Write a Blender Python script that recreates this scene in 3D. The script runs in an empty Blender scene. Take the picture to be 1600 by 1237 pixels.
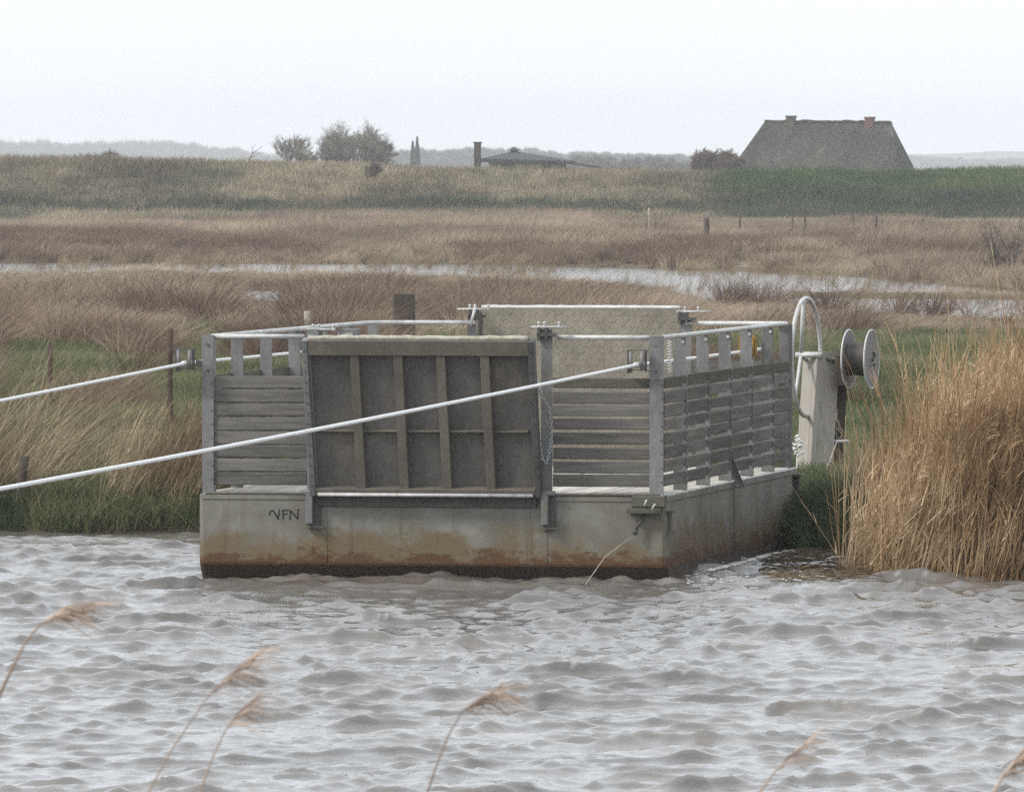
import bpy, math, random
import numpy as np
from mathutils import Vector, Matrix, Euler

random.seed(7); rng = np.random.default_rng(11)
S = bpy.context.scene
COL = S.collection
F = 15000.0; CX = 800.0; HY = 252.0; CAMZ = 3.28      # photograph's focal length (px), horizon row, eye height over the water

# ------------------------------------------------------------------ camera
cam_d = bpy.data.cameras.new('camera'); cam = bpy.data.objects.new('camera', cam_d); COL.objects.link(cam)
cam_d.sensor_width = 36.0; cam_d.lens = 36.0 * F / 1600.0
cam_d.clip_start = 1.0; cam_d.clip_end = 20000
cam.location = (0, 0, CAMZ)
cam.rotation_euler = (math.radians(90) - math.atan((618.5 - HY) / F), 0, 0)
cam_d.dof.use_dof = True; cam_d.dof.focus_distance = 77.0; cam_d.dof.aperture_fstop = 38.0
S.camera = cam

# ------------------------------------------------------------------ world, sun, exposure
SUN_EL, SUN_AZ = math.radians(42), math.radians(-115)     # azimuth clockwise from +Y
W_ = bpy.data.worlds.new('World'); S.world = W_; W_.use_nodes = True
nt = W_.node_tree; nt.nodes.clear()
out = nt.nodes.new('ShaderNodeOutputWorld'); bg = nt.nodes.new('ShaderNodeBackground')
sky = nt.nodes.new('ShaderNodeTexSky'); sky.sky_type = 'NISHITA'; sky.sun_disc = False
sky.sun_elevation = SUN_EL; sky.sun_rotation = SUN_AZ
sky.air_density = 1.0; sky.dust_density = 3.0; sky.ozone_density = 1.0
hs = nt.nodes.new('ShaderNodeHueSaturation'); hs.inputs['Saturation'].default_value = 0.16
# even cloud deck over the clear sky: mixes the sky with a pale grey, a trifle brighter overhead
cm = nt.nodes.new('ShaderNodeMix'); cm.data_type = 'RGBA'; cm.inputs['Factor'].default_value = 0.80
cm.inputs['B'].default_value = (8.0, 8.55, 9.15, 1)
nt.links.new(sky.outputs[0], hs.inputs['Color']); nt.links.new(hs.outputs[0], cm.inputs['A'])
# faint uneven brightness of the cloud deck
tc = nt.nodes.new('ShaderNodeTexCoord'); mp = nt.nodes.new('ShaderNodeMapping'); mp.inputs['Scale'].default_value = (6, 6, 28)
cn = nt.nodes.new('ShaderNodeTexNoise'); cn.inputs['Scale'].default_value = 1.2; cn.inputs['Detail'].default_value = 5
cr_ = nt.nodes.new('ShaderNodeMapRange'); cr_.inputs['From Min'].default_value = .3; cr_.inputs['From Max'].default_value = .7; cr_.inputs['To Min'].default_value = .93; cr_.inputs['To Max'].default_value = 1.04
vm = nt.nodes.new('ShaderNodeVectorMath'); vm.operation = 'SCALE'
nt.links.new(tc.outputs['Generated'], mp.inputs['Vector']); nt.links.new(mp.outputs[0], cn.inputs['Vector']); nt.links.new(cn.outputs['Fac'], cr_.inputs['Value'])
nt.links.new(cm.outputs['Result'], vm.inputs[0]); nt.links.new(cr_.outputs[0], vm.inputs['Scale'])
nt.links.new(vm.outputs[0], bg.inputs['Color']); bg.inputs['Strength'].default_value = 0.089
nt.links.new(bg.outputs[0], out.inputs[0])
sd = bpy.data.lights.new('sun', 'SUN'); sun = bpy.data.objects.new('sun', sd); COL.objects.link(sun)
sd.energy = 1.5; sd.angle = math.radians(12); sd.color = (1.0, 0.96, 0.90)
dirv = Vector((math.sin(SUN_AZ) * math.cos(SUN_EL), math.cos(SUN_AZ) * math.cos(SUN_EL), math.sin(SUN_EL)))
sun.rotation_euler = dirv.to_track_quat('Z', 'Y').to_euler()
S.view_settings.view_transform = 'Standard'; S.view_settings.look = 'None'
S.view_settings.gamma = 1.0; S.view_settings.use_curve_mapping = False
S.view_settings.exposure = 0.95
S.render.engine = 'CYCLES'
S.cycles.max_bounces = 5; S.cycles.diffuse_bounces = 2; S.cycles.glossy_bounces = 3
S.cycles.use_denoising = False; S.cycles.transmission_bounces = 2; S.cycles.volume_bounces = 0; S.cycles.transparent_max_bounces = 6

# ------------------------------------------------------------------ helpers
def at(px, py, Y):
    return Vector(((px - CX) / F * Y, Y, CAMZ - (py - HY) * Y / F))
def ground_at(px, py, z=0.4):
    Y = F * (CAMZ - z) / (py - HY)
    return Vector(((px - CX) / F * Y, Y, z))

def tag(o, label=None, cat=None, group=None, kind=None):
    if label: o['label'] = label
    if cat: o['category'] = cat
    if group: o['group'] = group
    if kind: o['kind'] = kind
    return o
def empty(name, loc=(0, 0, 0), rz=0, label=None, cat=None, group=None):
    o = bpy.data.objects.new(name, None); COL.objects.link(o)
    o.location = loc; o.rotation_euler = (0, 0, rz); o.empty_display_size = .2
    return tag(o, label, cat, group)

class MB:
    def __init__(s): s.v = []; s.f = []; s.sm = []
    def add(s, vs, fs, smooth=False):
        b = len(s.v); s.v += [tuple(p) for p in vs]
        for f in fs: s.f.append(tuple(i + b for i in f)); s.sm.append(smooth)
        return s
    def box(s, x0, x1, y0, y1, z0, z1, M=None):
        vs = [Vector((x, y, z)) for z in (z0, z1) for y in (y0, y1) for x in (x0, x1)]
        if M: vs = [M @ p for p in vs]
        return s.add(vs, [(0, 2, 3, 1), (4, 5, 7, 6), (0, 1, 5, 4), (2, 6, 7, 3), (0, 4, 6, 2), (1, 3, 7, 5)])
    def cbox(s, x0, x1, y0, y1, z0, z1, c=.004, M=None):
        """box with chamfered edges running along its length"""
        d = (x1 - x0, y1 - y0, z1 - z0); a = d.index(max(d))
        lo = [x0, y0, z0]; hi = [x1, y1, z1]; b, e = (a + 1) % 3, (a + 2) % 3
        prof = [(lo[b] + c, lo[e]), (hi[b] - c, lo[e]), (hi[b], lo[e] + c), (hi[b], hi[e] - c), (hi[b] - c, hi[e]), (lo[b] + c, hi[e]), (lo[b], hi[e] - c), (lo[b], lo[e] + c)]
        vs = []
        for t in (lo[a], hi[a]):
            for p, q in prof:
                v = [0, 0, 0]; v[a] = t; v[b] = p; v[e] = q; vs.append(Vector(v))
        if M: vs = [M @ p for p in vs]
        fs = [(i, (i + 1) % 8, 8 + (i + 1) % 8, 8 + i) for i in range(8)] + [tuple(range(7, -1, -1)), tuple(range(8, 16))]
        return s.add(vs, fs)
    def tube(s, pts, r, n=8, smooth=True, caps=True):
        pts = [Vector(p) for p in pts]; rs = r if isinstance(r, (list, tuple)) else [r] * len(pts)
        vs = []; pn = None
        for i, p in enumerate(pts):
            t = (pts[min(i + 1, len(pts) - 1)] - pts[max(i - 1, 0)]).normalized()
            if pn is None:
                a = Vector((0, 0, 1)) if abs(t.z) < .9 else Vector((1, 0, 0)); pn = t.cross(a).normalized()
            else:
                pn = (pn - t * pn.dot(t)).normalized()
            b = t.cross(pn)
            for k in range(n):
                an = 2 * math.pi * k / n; vs.append(p + (pn * math.cos(an) + b * math.sin(an)) * rs[i])
        fs = []
        for i in range(len(pts) - 1):
            for k in range(n): fs.append((i * n + k, i * n + (k + 1) % n, (i + 1) * n + (k + 1) % n, (i + 1) * n + k))
        s.add(vs, fs, smooth)
        if caps:
            b = len(s.v) - len(vs)
            s.f.append(tuple(b + k for k in range(n - 1, -1, -1))); s.sm.append(False)
            s.f.append(tuple(b + (len(pts) - 1) * n + k for k in range(n))); s.sm.append(False)
        return s
    def mesh(s, name):
        me = bpy.data.meshes.new(name); me.from_pydata(s.v, [], s.f)
        me.polygons.foreach_set('use_smooth', s.sm); me.update(); return me
    def build(s, name, mat, parent=None, loc=None):
        me = s.mesh(name); me.materials.append(mat)
        o = bpy.data.objects.new(name, me); COL.objects.link(o)
        if parent: o.parent = parent
        if loc: o.location = loc
        return o
def link_mesh(name, me, parent=None, loc=(0, 0, 0), rot=(0, 0, 0), scale=(1, 1, 1)):
    o = bpy.data.objects.new(name, me); COL.objects.link(o); o.location = loc; o.rotation_euler = rot; o.scale = scale
    if parent: o.parent = parent
    return o
def mesh_np(name, co, faces, mat=None, smooth=True, attrs=None):
    """faces: (n,4) or (n,3) int array"""
    me = bpy.data.meshes.new(name); n, k = faces.shape
    me.vertices.add(len(co)); me.vertices.foreach_set('co', np.asarray(co, np.float32).ravel())
    me.loops.add(n * k); me.loops.foreach_set('vertex_index', faces.astype(np.int32).ravel())
    me.polygons.add(n); me.polygons.foreach_set('loop_start', np.arange(0, n * k, k, dtype=np.int32))
    me.polygons.foreach_set('use_smooth', np.full(n, smooth))
    me.update(calc_edges=True)
    for a, vals in (attrs or {}).items():
        at_ = me.attributes.new(a, 'FLOAT', 'POINT'); at_.data.foreach_set('value', np.asarray(vals, np.float32))
    if mat: me.materials.append(mat)
    return me

# ------------------------------------------------------------------ materials
def N(nt, t, **kw):
    n = nt.nodes.new(t)
    for k, v in kw.items():
        if k in n.inputs.keys(): n.inputs[k].default_value = v
        else: setattr(n, k, v)
    return n
def new_mat(name, rough=.7, metal=0.0, spec=.5):
    m = bpy.data.materials.new(name); m.use_nodes = True; nt = m.node_tree
    b = nt.nodes['Principled BSDF']; b.inputs['Roughness'].default_value = rough
    b.inputs['Metallic'].default_value = metal; b.inputs['Specular IOR Level'].default_value = spec
    return m, nt, b
def mixc(nt, fac, a, b):
    m = nt.nodes.new('ShaderNodeMix'); m.data_type = 'RGBA'
    for s, v in (('Factor', fac), ('A', a), ('B', b)):
        if hasattr(v, 'is_linked') or hasattr(v, 'links'): nt.links.new(v, m.inputs[s])
        else: m.inputs[s].default_value = v if s == 'Factor' else (*v, 1)
    return m.outputs['Result']
def noise(nt, vec, scale, detail=4, rough=.6, stretch=None):
    if stretch:
        mp = nt.nodes.new('ShaderNodeMapping'); mp.inputs['Scale'].default_value = stretch
        nt.links.new(vec, mp.inputs['Vector']); vec = mp.outputs[0]
    n = nt.nodes.new('ShaderNodeTexNoise'); n.inputs['Scale'].default_value = scale
    n.inputs['Detail'].default_value = detail; n.inputs['Roughness'].default_value = rough
    nt.links.new(vec, n.inputs['Vector']); return n.outputs['Fac']
def ramp(nt, val, lo, hi, a=0.0, b=1.0, smooth=True):
    r = nt.nodes.new('ShaderNodeMapRange'); r.interpolation_type = 'SMOOTHSTEP' if smooth else 'LINEAR'
    r.inputs['From Min'].default_value = lo; r.inputs['From Max'].default_value = hi
    r.inputs['To Min'].default_value = a; r.inputs['To Max'].default_value = b
    nt.links.new(val, r.inputs['Value']); return r.outputs[0]
def math_(nt, op, a, b=None):
    m = nt.nodes.new('ShaderNodeMath'); m.operation = op
    for i, v in enumerate((a, b)):
        if v is None: continue
        if isinstance(v, (int, float)): m.inputs[i].default_value = v
        else: nt.links.new(v, m.inputs[i])
    return m.outputs[0]
def bump(nt, b, h, strength=.3, dist=.01):
    n = nt.nodes.new('ShaderNodeBump'); n.inputs['Strength'].default_value = strength; n.inputs['Distance'].default_value = dist
    nt.links.new(h, n.inputs['Height']); nt.links.new(n.outputs[0], b.inputs['Normal'])
def coords(nt, kind='Object'):
    return nt.nodes.new('ShaderNodeTexCoord').outputs[kind]
def position(nt): return nt.nodes.new('ShaderNodeNewGeometry').outputs['Position']
def objrand(nt): return nt.nodes.new('ShaderNodeObjectInfo').outputs['Random']

def worn(name, base, dark, stain=None, scale=6, rough=.6, metal=0.0, stretch=(1, 1, 1), spec=.4, vary=.0, bs=.25, bd=.004, alb=.55):
    """weathered surface: blotches between two tones, streaks, optional stain, per-object shade"""
    m, nt, b = new_mat(name, rough, metal, spec)
    base, dark, stain = [tuple(x * alb for x in q) if q else q for q in (base, dark, stain)]
    P = coords(nt)
    c = mixc(nt, ramp(nt, noise(nt, P, scale, 6, .7, stretch), .35, .68), dark, base)
    if stain: c = mixc(nt, ramp(nt, noise(nt, P, scale * .6, 5, .75, stretch), .56, .70), c, stain)
    c = mixc(nt, ramp(nt, noise(nt, P, scale * 14, 3, .6, stretch), .35, .75, 0, .45), c, tuple(x * .72 for x in dark))
    if vary:
        h = N(nt, 'ShaderNodeHueSaturation'); nt.links.new(c, h.inputs['Color'])
        nt.links.new(ramp(nt, objrand(nt), 0, 1, 1 - vary, 1 + vary, False), h.inputs['Value']); c = h.outputs[0]
    nt.links.new(c, b.inputs['Base Color'])
    bump(nt, b, noise(nt, P, scale * 10, 5, .7, stretch), bs, bd)
    return m
M = {}
M['galv'] = worn('galvanised_steel', (.40, .40, .39), (.25, .25, .245), (.22, .19, .15), 5, .55, .25, (1, 1, .4))
M['galv_dark'] = worn('dull_steel', (.17, .165, .155), (.11, .105, .10), (.13, .09, .06), 7, .65, .1)
M['rail'] = worn('pale_galvanised_pipe', (.66, .66, .65), (.46, .455, .44), (.30, .27, .22), 7, .5, .05, alb=0.9)
M['white_rope'] = worn('white_coated_wire', (.78, .78, .77), (.62, .62, .60), None, 20, .5, alb=1.1)
M['wood'] = worn('grey_weathered_wood', (.31, .29, .265), (.175, .165, .15), (.21, .20, .16), 3, .85, 0, (.6, .6, 9), .2, .24, .5, .004)
M['wood_mossy'] = worn('mossy_weathered_wood', (.215, .205, .155), (.135, .13, .10), (.16, .17, .10), 3, .9, 0, (.6, .6, 6), .15, .12, .5, .004)
M['deck'] = worn('pale_deck_planks', (.60, .57, .51), (.42, .40, .35), (.33, .33, .26), 2.5, .8, 0, (6, .7, 6), .3, .16, .4, .004, alb=0.95)
M['ramp_plate'] = worn('dirty_ramp_plate', (.255, .24, .22), (.165, .157, .145), (.27, .23, .19), 2.2, .7, .1, (1, 1, .5), .3)
M['ramp_rib'] = worn('brown_grey_ramp_steel', (.27, .235, .19), (.18, .16, .13), (.23, .22, .16), 4, .7, .05, (1, 1, .5), .3)
M['ramp_edge'] = worn('lichen_covered_edge', (.52, .49, .42), (.36, .335, .27), (.26, .25, .17), 14, .9, alb=.9)
M['concrete'] = worn('stained_pale_concrete', (.56, .52, .46), (.42, .38, .33), (.30, .29, .22), 3.2, .85, 0, (2.4, 2.4, .35), alb=0.75)
M['black'] = worn('slot_hole_dark', (.035, .035, .035), (.02, .02, .02), None, 10, .8)
M['marker'] = worn('black_marker_paint', (.04, .045, .055), (.02, .02, .03), None, 30, .7)
M['yellow'] = worn('worn_yellow_paint', (.62, .38, .05), (.42, .24, .04), (.15, .08, .03), 20, .6)
M['old_post'] = worn('rotten_post_wood', (.16, .12, .095), (.09, .07, .055), (.12, .12, .09), 5, .9, 0, (4, 4, .5))
M['rust_post'] = worn('rusty_brown_post', (.14, .085, .06), (.085, .055, .04), None, 8, .9, 0, (3, 3, .6))
M['pale_post'] = worn('pale_stake_wood', (.50, .44, .36), (.34, .30, .25), None, 6, .9, alb=0.8)
M['wire_coil'] = worn('dull_wire_coil', (.25, .23, .21), (.13, .12, .11), (.17, .13, .10), 9, .55, .3)
M['disc'] = worn('spool_flange_steel', (.36, .34, .33), (.25, .24, .23), (.24, .19, .15), 7, .6, .2, alb=0.6)
M['chain'] = worn('galvanised_chain', (.62, .63, .66), (.36, .37, .40), None, 30, .4, .5, alb=0.9)
M['sign'] = worn('small_white_label', (.72, .72, .70), (.6, .6, .58), None, 9, .6)
M['foam'] = worn('water_foam', (.82, .82, .82), (.6, .58, .55), None, 30, .9, alb=1)

def hull_material():
    m, nt, b = new_mat('painted_hull_with_rust', .6, .1, .4)
    P = coords(nt); sx = N(nt, 'ShaderNodeSeparateXYZ'); nt.links.new(P, sx.inputs[0]); z = sx.outputs['Z']
    c = mixc(nt, ramp(nt, noise(nt, P, 1.6, 5, .65), .36, .66), (.125, .118, .095), (.20, .195, .172))
    c = mixc(nt, ramp(nt, noise(nt, P, 2.1, 6, .7, (1, 1, .8)), .54, .70, 0, .6), c, (.125, .105, .062))
    # vertical runs
    c = mixc(nt, ramp(nt, noise(nt, P, 9, 4, .6, (1, 1, .12)), .52, .72, 0, .35), c, (.10, .085, .06))
    # rust creeping up from the waterline
    w = noise(nt, P, 1.7, 6, .7, (1, 1, 1.2)); h = math_(nt, 'ADD', z, math_(nt, 'MULTIPLY', math_(nt, 'SUBTRACT', .5, w), 1.15))
    c = mixc(nt, ramp(nt, h, .20, .44, .9, 0), c, (.125, .09, .045))
    c = mixc(nt, ramp(nt, math_(nt, 'ADD', z, math_(nt, 'MULTIPLY', math_(nt, 'SUBTRACT', .5, noise(nt, P, 3.6, 6, .75, (1, 1, 2))), .62)), .15, .215, .9, 0), c, (.075, .032, .010))
    dr = ramp(nt, noise(nt, P, 7, 3, .6, (1, 1, .05)), .60, .68, 0, 1); c = mixc(nt, math_(nt, 'MULTIPLY', dr, ramp(nt, z, .15, .6, .7, .1)), c, (.075, .05, .028))
    c = mixc(nt, ramp(nt, noise(nt, P, 26, 3, .8, (1, 1, .7)), .66, .70, 0, .6), c, (.06, .045, .03))
    c = mixc(nt, ramp(nt, noise(nt, P, 5, 6, .85), .60, .64, 0, .35), c, (.27, .26, .22))
    c = mixc(nt, ramp(nt, z, .098, .112, 1, 0), c, (.05, .035, .025))
    nt.links.new(c, b.inputs['Base Color']); nt.links.new(ramp(nt, w, .3, .7, .5, .85), b.inputs['Roughness'])
    bump(nt, b, noise(nt, P, 14, 5, .7), .25, .004)
    return m
M['hull'] = hull_material()

def tread_material():
    m, nt, b = new_mat('tread_plate_weathered', .65, .1, .35)
    P = coords(nt)
    c = mixc(nt, ramp(nt, noise(nt, P, 3, 5, .7), .35, .68), (.165, .145, .115), (.25, .225, .18))
    c = mixc(nt, ramp(nt, noise(nt, P, 40, 3, .6), .45, .75, 0, .5), c, (.09, .078, .055))
    c = mixc(nt, ramp(nt, noise(nt, P, 5, 4, .7), .55, .75, 0, .6), c, (.11, .115, .06))
    nt.links.new(c, b.inputs['Base Color'])
    return m
M['tread'] = tread_material()
M['tread_bar'] = worn('worn_tread_bars', (.52, .46, .37), (.36, .32, .25), (.28, .28, .18), 3, .55, .1)

def water_material():
    m, nt, b = new_mat('silty_river_water', .06, 0, .5)
    b.inputs['IOR'].default_value = 1.5
    P = position(nt)
    c = mixc(nt, ramp(nt, noise(nt, P, .45, 4, .6), .35, .65), (.092, .082, .072), (.16, .146, .132))
    fa = N(nt, 'ShaderNodeAttribute', attribute_name='foam'); c = mixc(nt, fa.outputs['Fac'], c, (.7, .7, .7))
    nt.links.new(c, b.inputs['Base Color'])
    n1 = noise(nt, P, 5, 7, .75, (1.0, .4, 1)); n2 = noise(nt, P, 17, 4, .75, (1, .22, 1))
    bump(nt, b, math_(nt, 'ADD', n1, math_(nt, 'MULTIPLY', n2, .75)), .55, .02)
    return m
M['water'] = water_material()

def plant_material(name, cols, patch_scale=.25, green=None, green_rng=(.6, .7), trans=.25, rgt=None):
    """cols: list of blade tones picked by patches in the field, the tuft and the blade"""
    m, nt, b = new_mat(name, .75, 0, .2)
    P = position(nt)
    a = N(nt, 'ShaderNodeAttribute', attribute_name='tint')
    t = math_(nt, 'ADD', math_(nt, 'MULTIPLY', a.outputs['Fac'], .42), math_(nt, 'MULTIPLY', objrand(nt), .28))
    t = math_(nt, 'ADD', t, ramp(nt, noise(nt, P, patch_scale, 5, .65, (1, .4, 1)), .36, .64, -.06, .42))
    r = N(nt, 'ShaderNodeValToRGB'); cr = r.color_ramp
    while len(cr.elements) < len(cols): cr.elements.new(.5)
    for i, cc in enumerate(cols):
        cr.elements[i].position = .08 + .84 * i / (len(cols) - 1); cr.elements[i].color = (*cc, 1)
    nt.links.new(t, r.inputs[0]); c = r.outputs[0]
    if green: c = mixc(nt, ramp(nt, noise(nt, P, patch_scale * .8, 3, .6, (1, .5, 1)), *green_rng), c, green)
    nt.links.new(c, b.inputs['Base Color'])
    tr = N(nt, 'ShaderNodeBsdfTranslucent'); nt.links.new(c, tr.inputs[0])
    mx = N(nt, 'ShaderNodeMixShader'); mx.inputs[0].default_value = trans
    nt.links.new(b.outputs[0], mx.inputs[1]); nt.links.new(tr.outputs[0], mx.inputs[2])
    nt.links.new(mx.outputs[0], nt.nodes['Material Output'].inputs[0])
    return m
M['sedge'] = plant_material('dry_brown_sedge', [(.11, .08, .06), (.22, .168, .125), (.35, .275, .20), (.50, .41, .30)], .06)
M['tussock'] = plant_material('reddish_brown_rush', [(.04, .027, .02), (.095, .062, .044), (.18, .122, .086), (.31, .24, .175)], .2)
M['straw'] = plant_material('dry_straw_grass', [(.10, .07, .042), (.19, .14, .085), (.29, .225, .14), (.44, .36, .245)], .8)
M['reed'] = plant_material('golden_dry_reed', [(.12, .072, .038), (.30, .19, .10), (.50, .35, .20), (.74, .60, .42)], .9)
M['green'] = plant_material('short_meadow_grass', [(.05, .068, .03), (.085, .108, .046), (.13, .15, .07), (.23, .22, .12)], .5)
M['dark_green'] = plant_material('lush_bank_grass', [(.028, .04, .02), (.05, .068, .032), (.09, .11, .052), (.18, .18, .09)], .8)
M['dike'] = plant_material('rough_dike_grass', [(.055, .052, .034), (.14, .12, .08), (.27, .225, .155), (.44, .37, .26)], .10, (.095, .11, .07), (.56, .72))
M['dike_green'] = plant_material('green_dike_grass', [(.035, .058, .022), (.062, .096, .034), (.10, .138, .052), (.16, .185, .085)], .12)
M['dike_dark'] = plant_material('dull_low_scrub', [(.035, .042, .03), (.055, .065, .04), (.08, .085, .055), (.11, .12, .07)], .12)
M['twig'] = plant_material('bare_twigs', [(.07, .055, .045), (.12, .10, .08), (.17, .145, .115), (.22, .19, .15)], .3, None, trans=0)
M['twig_red'] = plant_material('red_brown_twigs', [(.07, .04, .032), (.11, .065, .05), (.15, .09, .07), (.2, .13, .1)], .3, None, trans=0)
M['far_wood'] = plant_material('far_wood_twigs', [(.06, .055, .05), (.09, .085, .07), (.12, .11, .09), (.15, .13, .11)], .01, None, trans=0)
M['conifer'] = plant_material('dark_conifer_needles', [(.02, .03, .018), (.03, .045, .025), (.04, .06, .03)], .3, None, trans=0)

def ground_material():
    m, nt, b = new_mat('marsh_ground', .95, 0, .15)
    P = position(nt)
    c = mixc(nt, ramp(nt, noise(nt, P, .07, 5, .7, (1, .5, 1)), .4, .6), (.17, .125, .09), (.10, .10, .055))
    c = mixc(nt, ramp(nt, noise(nt, P, 2.5, 5, .7), .4, .65, 0, .6), c, (.07, .055, .038))
    a = N(nt, 'ShaderNodeAttribute', attribute_name='lush')
    c = mixc(nt, a.outputs['Fac'], c, mixc(nt, noise(nt, P, 1.3, 5, .7), (.05, .068, .028), (.11, .125, .058)))
    a2 = N(nt, 'ShaderNodeAttribute', attribute_name='mud')
    c = mixc(nt, a2.outputs['Fac'], c, (.07, .055, .042))
    nt.links.new(c, b.inputs['Base Color']); bump(nt, b, noise(nt, P, 6, 6, .75), .6, .08)
    return m
M['ground'] = ground_material()
M['thatch'] = worn('grey_thatch', (.21, .195, .165), (.12, .108, .09), (.30, .275, .23), .5, .95, 0, (1, 1, .35), .1, 0, .9, .2, alb=.34)
M['brick'] = worn('dark_red_brick', (.27, .13, .10), (.20, .10, .075), None, 2, .9)
M['brown_brick'] = worn('brown_brick', (.16, .115, .09), (.10, .08, .065), None, 2, .9)
M['felt_roof'] = worn('grey_felt_roof', (.10, .10, .108), (.07, .07, .075), (.09, .095, .07), .8, .9)
M['pale_wall'] = worn('pale_plaster', (.50, .46, .38), (.38, .35, .28), None, 1, .9, alb=0.8)
M['dark_glass'] = worn('dark_window_glass', (.04, .04, .045), (.03, .03, .03), None, 2, .2)

# ------------------------------------------------------------------ terrain
def sm(a, b, x): t = np.clip((x - a) / (b - a), 0, 1); return t * t * (3 - 2 * t)
def vnoise(x, y, seed=0):
    """cheap smooth value noise"""
    x = np.asarray(x, float); y = np.asarray(y, float)
    xi = np.floor(x).astype(np.int64); yi = np.floor(y).astype(np.int64); fx = x - xi; fy = y - yi
    fx = fx * fx * (3 - 2 * fx); fy = fy * fy * (3 - 2 * fy)
    def h(a, b):
        n = (a * 374761393 + b * 668265263 + seed * 974634777) & 0xffffffff
        n = ((n ^ (n >> 13)) * 1274126177) & 0xffffffff
        return ((n ^ (n >> 16)) & 0xffff) / 65535.0
    return (h(xi, yi) * (1 - fx) + h(xi + 1, yi) * fx) * (1 - fy) + (h(xi, yi + 1) * (1 - fx) + h(xi + 1, yi + 1) * fx) * fy
def fbm(x, y, seed=0, o=3):
    return sum(vnoise(x * 2 ** k, y * 2 ** k, seed + k) * .5 ** k for k in range(o)) / sum(.5 ** k for k in range(o))
def shore(X): return np.interp(X, [-200, -8, -5, -3, 0, 1.6, 2.3, 2.75, 3.1, 3.4, 8, 200], [86, 85.6, 85.3, 84.6, 84.3, 83.5, 81.2, 79.2, 77.0, 76.0, 75.6, 75]) + .25 * (vnoise(np.asarray(X) * 1.7, 0 * np.asarray(X) + 3, 5) - .5)
def pix(X, Y, z=0.0): return CX + F * X / Y, HY + F * (CAMZ - z) / Y
def wet(X, Y):
    """flooded hollows far out in the marsh (1 = open water)"""
    px, py = pix(X, Y)
    px = px + 0 * py
    n = (fbm(X * .16, Y * .07, 21) - .5)
    t1 = np.interp(px, [-400, 0, 300, 620, 800, 1000, 1230, 1360, 1600, 2200], [410, 411, 412, 413, 414, 419, 428, 434, 457, 466])
    b1 = np.interp(px, [-400, 0, 140, 230, 310, 620, 800, 1000, 1080, 1230, 1360, 1600, 2200], [426, 429, 428, 418, 429, 431, 440, 450, 459, 462, 461, 465, 469])
    w1 = sm(-1.5, 1, py - t1) * sm(-1.5, 1.5, b1 - py + n * 10)
    t2 = np.interp(px, [1180, 1290, 1600, 2200], [466, 466, 469, 472]); b2 = np.interp(px, [1180, 1290, 1600, 2200], [463, 490, 502, 504])
    w2 = sm(-1, 1, py - t2) * sm(-1.5, 2, b2 - py + n * 14) * (px > 1180)
    w3 = sm(0, 1, 1.2 - ((px - 400) / 66) ** 2 - ((py - 464) / 11) ** 2)
    w4 = sm(0, 1, 1.2 - ((px - 670) / 55) ** 2 - ((py - 455) / 8) ** 2)
    w5 = sm(0, 1, 1.2 - ((px - 1140) / 90) ** 2 - ((py - 462) / 14) ** 2)
    w6 = sm(0, 1, 1.2 - ((px - 1145) / 45) ** 2 - ((py - 413) / 9) ** 2)
    return np.clip(np.maximum.reduce([w1, w2, w3, w4, w5, w6]), 0, 1)
def crest(X): return np.interp(X, [-120, -27, -13, 0, 12, 28, 120], [3.1, 3.0, 2.75, 2.38, 2.33, 2.32, 2.3])
def height(X, Y):
    X = np.asarray(X, float); Y = np.asarray(Y, float)
    d = Y - shore(X)
    far = np.interp(d, [-4, -.5, 0, .25, .8, 2.5, 8, 60, 90, 110, 400], [-.7, -.3, -.02, .14, .26, .33, .38, .38, .22, .09, .09])
    far = far + (fbm(X * .5, Y * .35, 2) - .5) * (.16 - .12 * sm(60, 100, d)) * sm(1, 6, d)
    far = far - wet(X, Y) * .75 * sm(150, 190, Y)
    k = sm(487, 517, Y) * (1 - sm(526, 560, Y))
    c = crest(X) + (fbm(X * .12, Y * .12, 8) - .5) * .22
    far = far * (1 - k) + c * k
    near = np.interp(Y, [-60, 0, 10, 20, 28, 33, 36], [1.6, 1.66, 1.5, 1.0, .5, 0, -.7])
    far = np.where(Y > 580, .35, far)
    return np.where(Y < 50, near, far)
def lawn(X, Y):
    """short green turf patches (1) among the brown rushes (0)"""
    px, py = pix(X, Y, .4)
    n = fbm(X * .35, Y * .12, 40, 4)
    g = sm(.50, .57, n) * sm(512, 530, py)
    e = lambda cx, cy, rx, ry: sm(.8, 1.25, 1.9 - np.sqrt(((px - cx) / rx) ** 2 + ((py - cy) / ry) ** 2))
    blobs = [(1440, 548, 270, 30), (1330, 700, 90, 120), (200, 690, 130, 34), (250, 605, 70, 20), (290, 510, 60, 14), (60, 600, 90, 18), (180, 560, 60, 16), (40, 540, 50, 12), (215, 490, 50, 9), (650, 512, 60, 16), (430, 500, 50, 10), (1270, 550, 60, 60), (100, 815, 220, 12), (120, 500, 70, 8), (330, 522, 50, 10), (20, 562, 80, 13), (300, 570, 50, 16)]
    for b_ in blobs: g = np.maximum(g, e(*b_))
    brown = [(160, 630, 90, 34), (215, 548, 62, 22), (60, 505, 150, 18), (270, 660, 44, 32), (400, 480, 200, 14), (1400, 505, 260, 14), (1345, 618, 34, 26), (80, 670, 70, 24)]
    for b_ in brown: g = g * (1 - e(*b_))
    g = g * np.where(px > 900, sm(514, 528, py), 1)
    return np.clip(g, 0, 1) * (py > 485)

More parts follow.
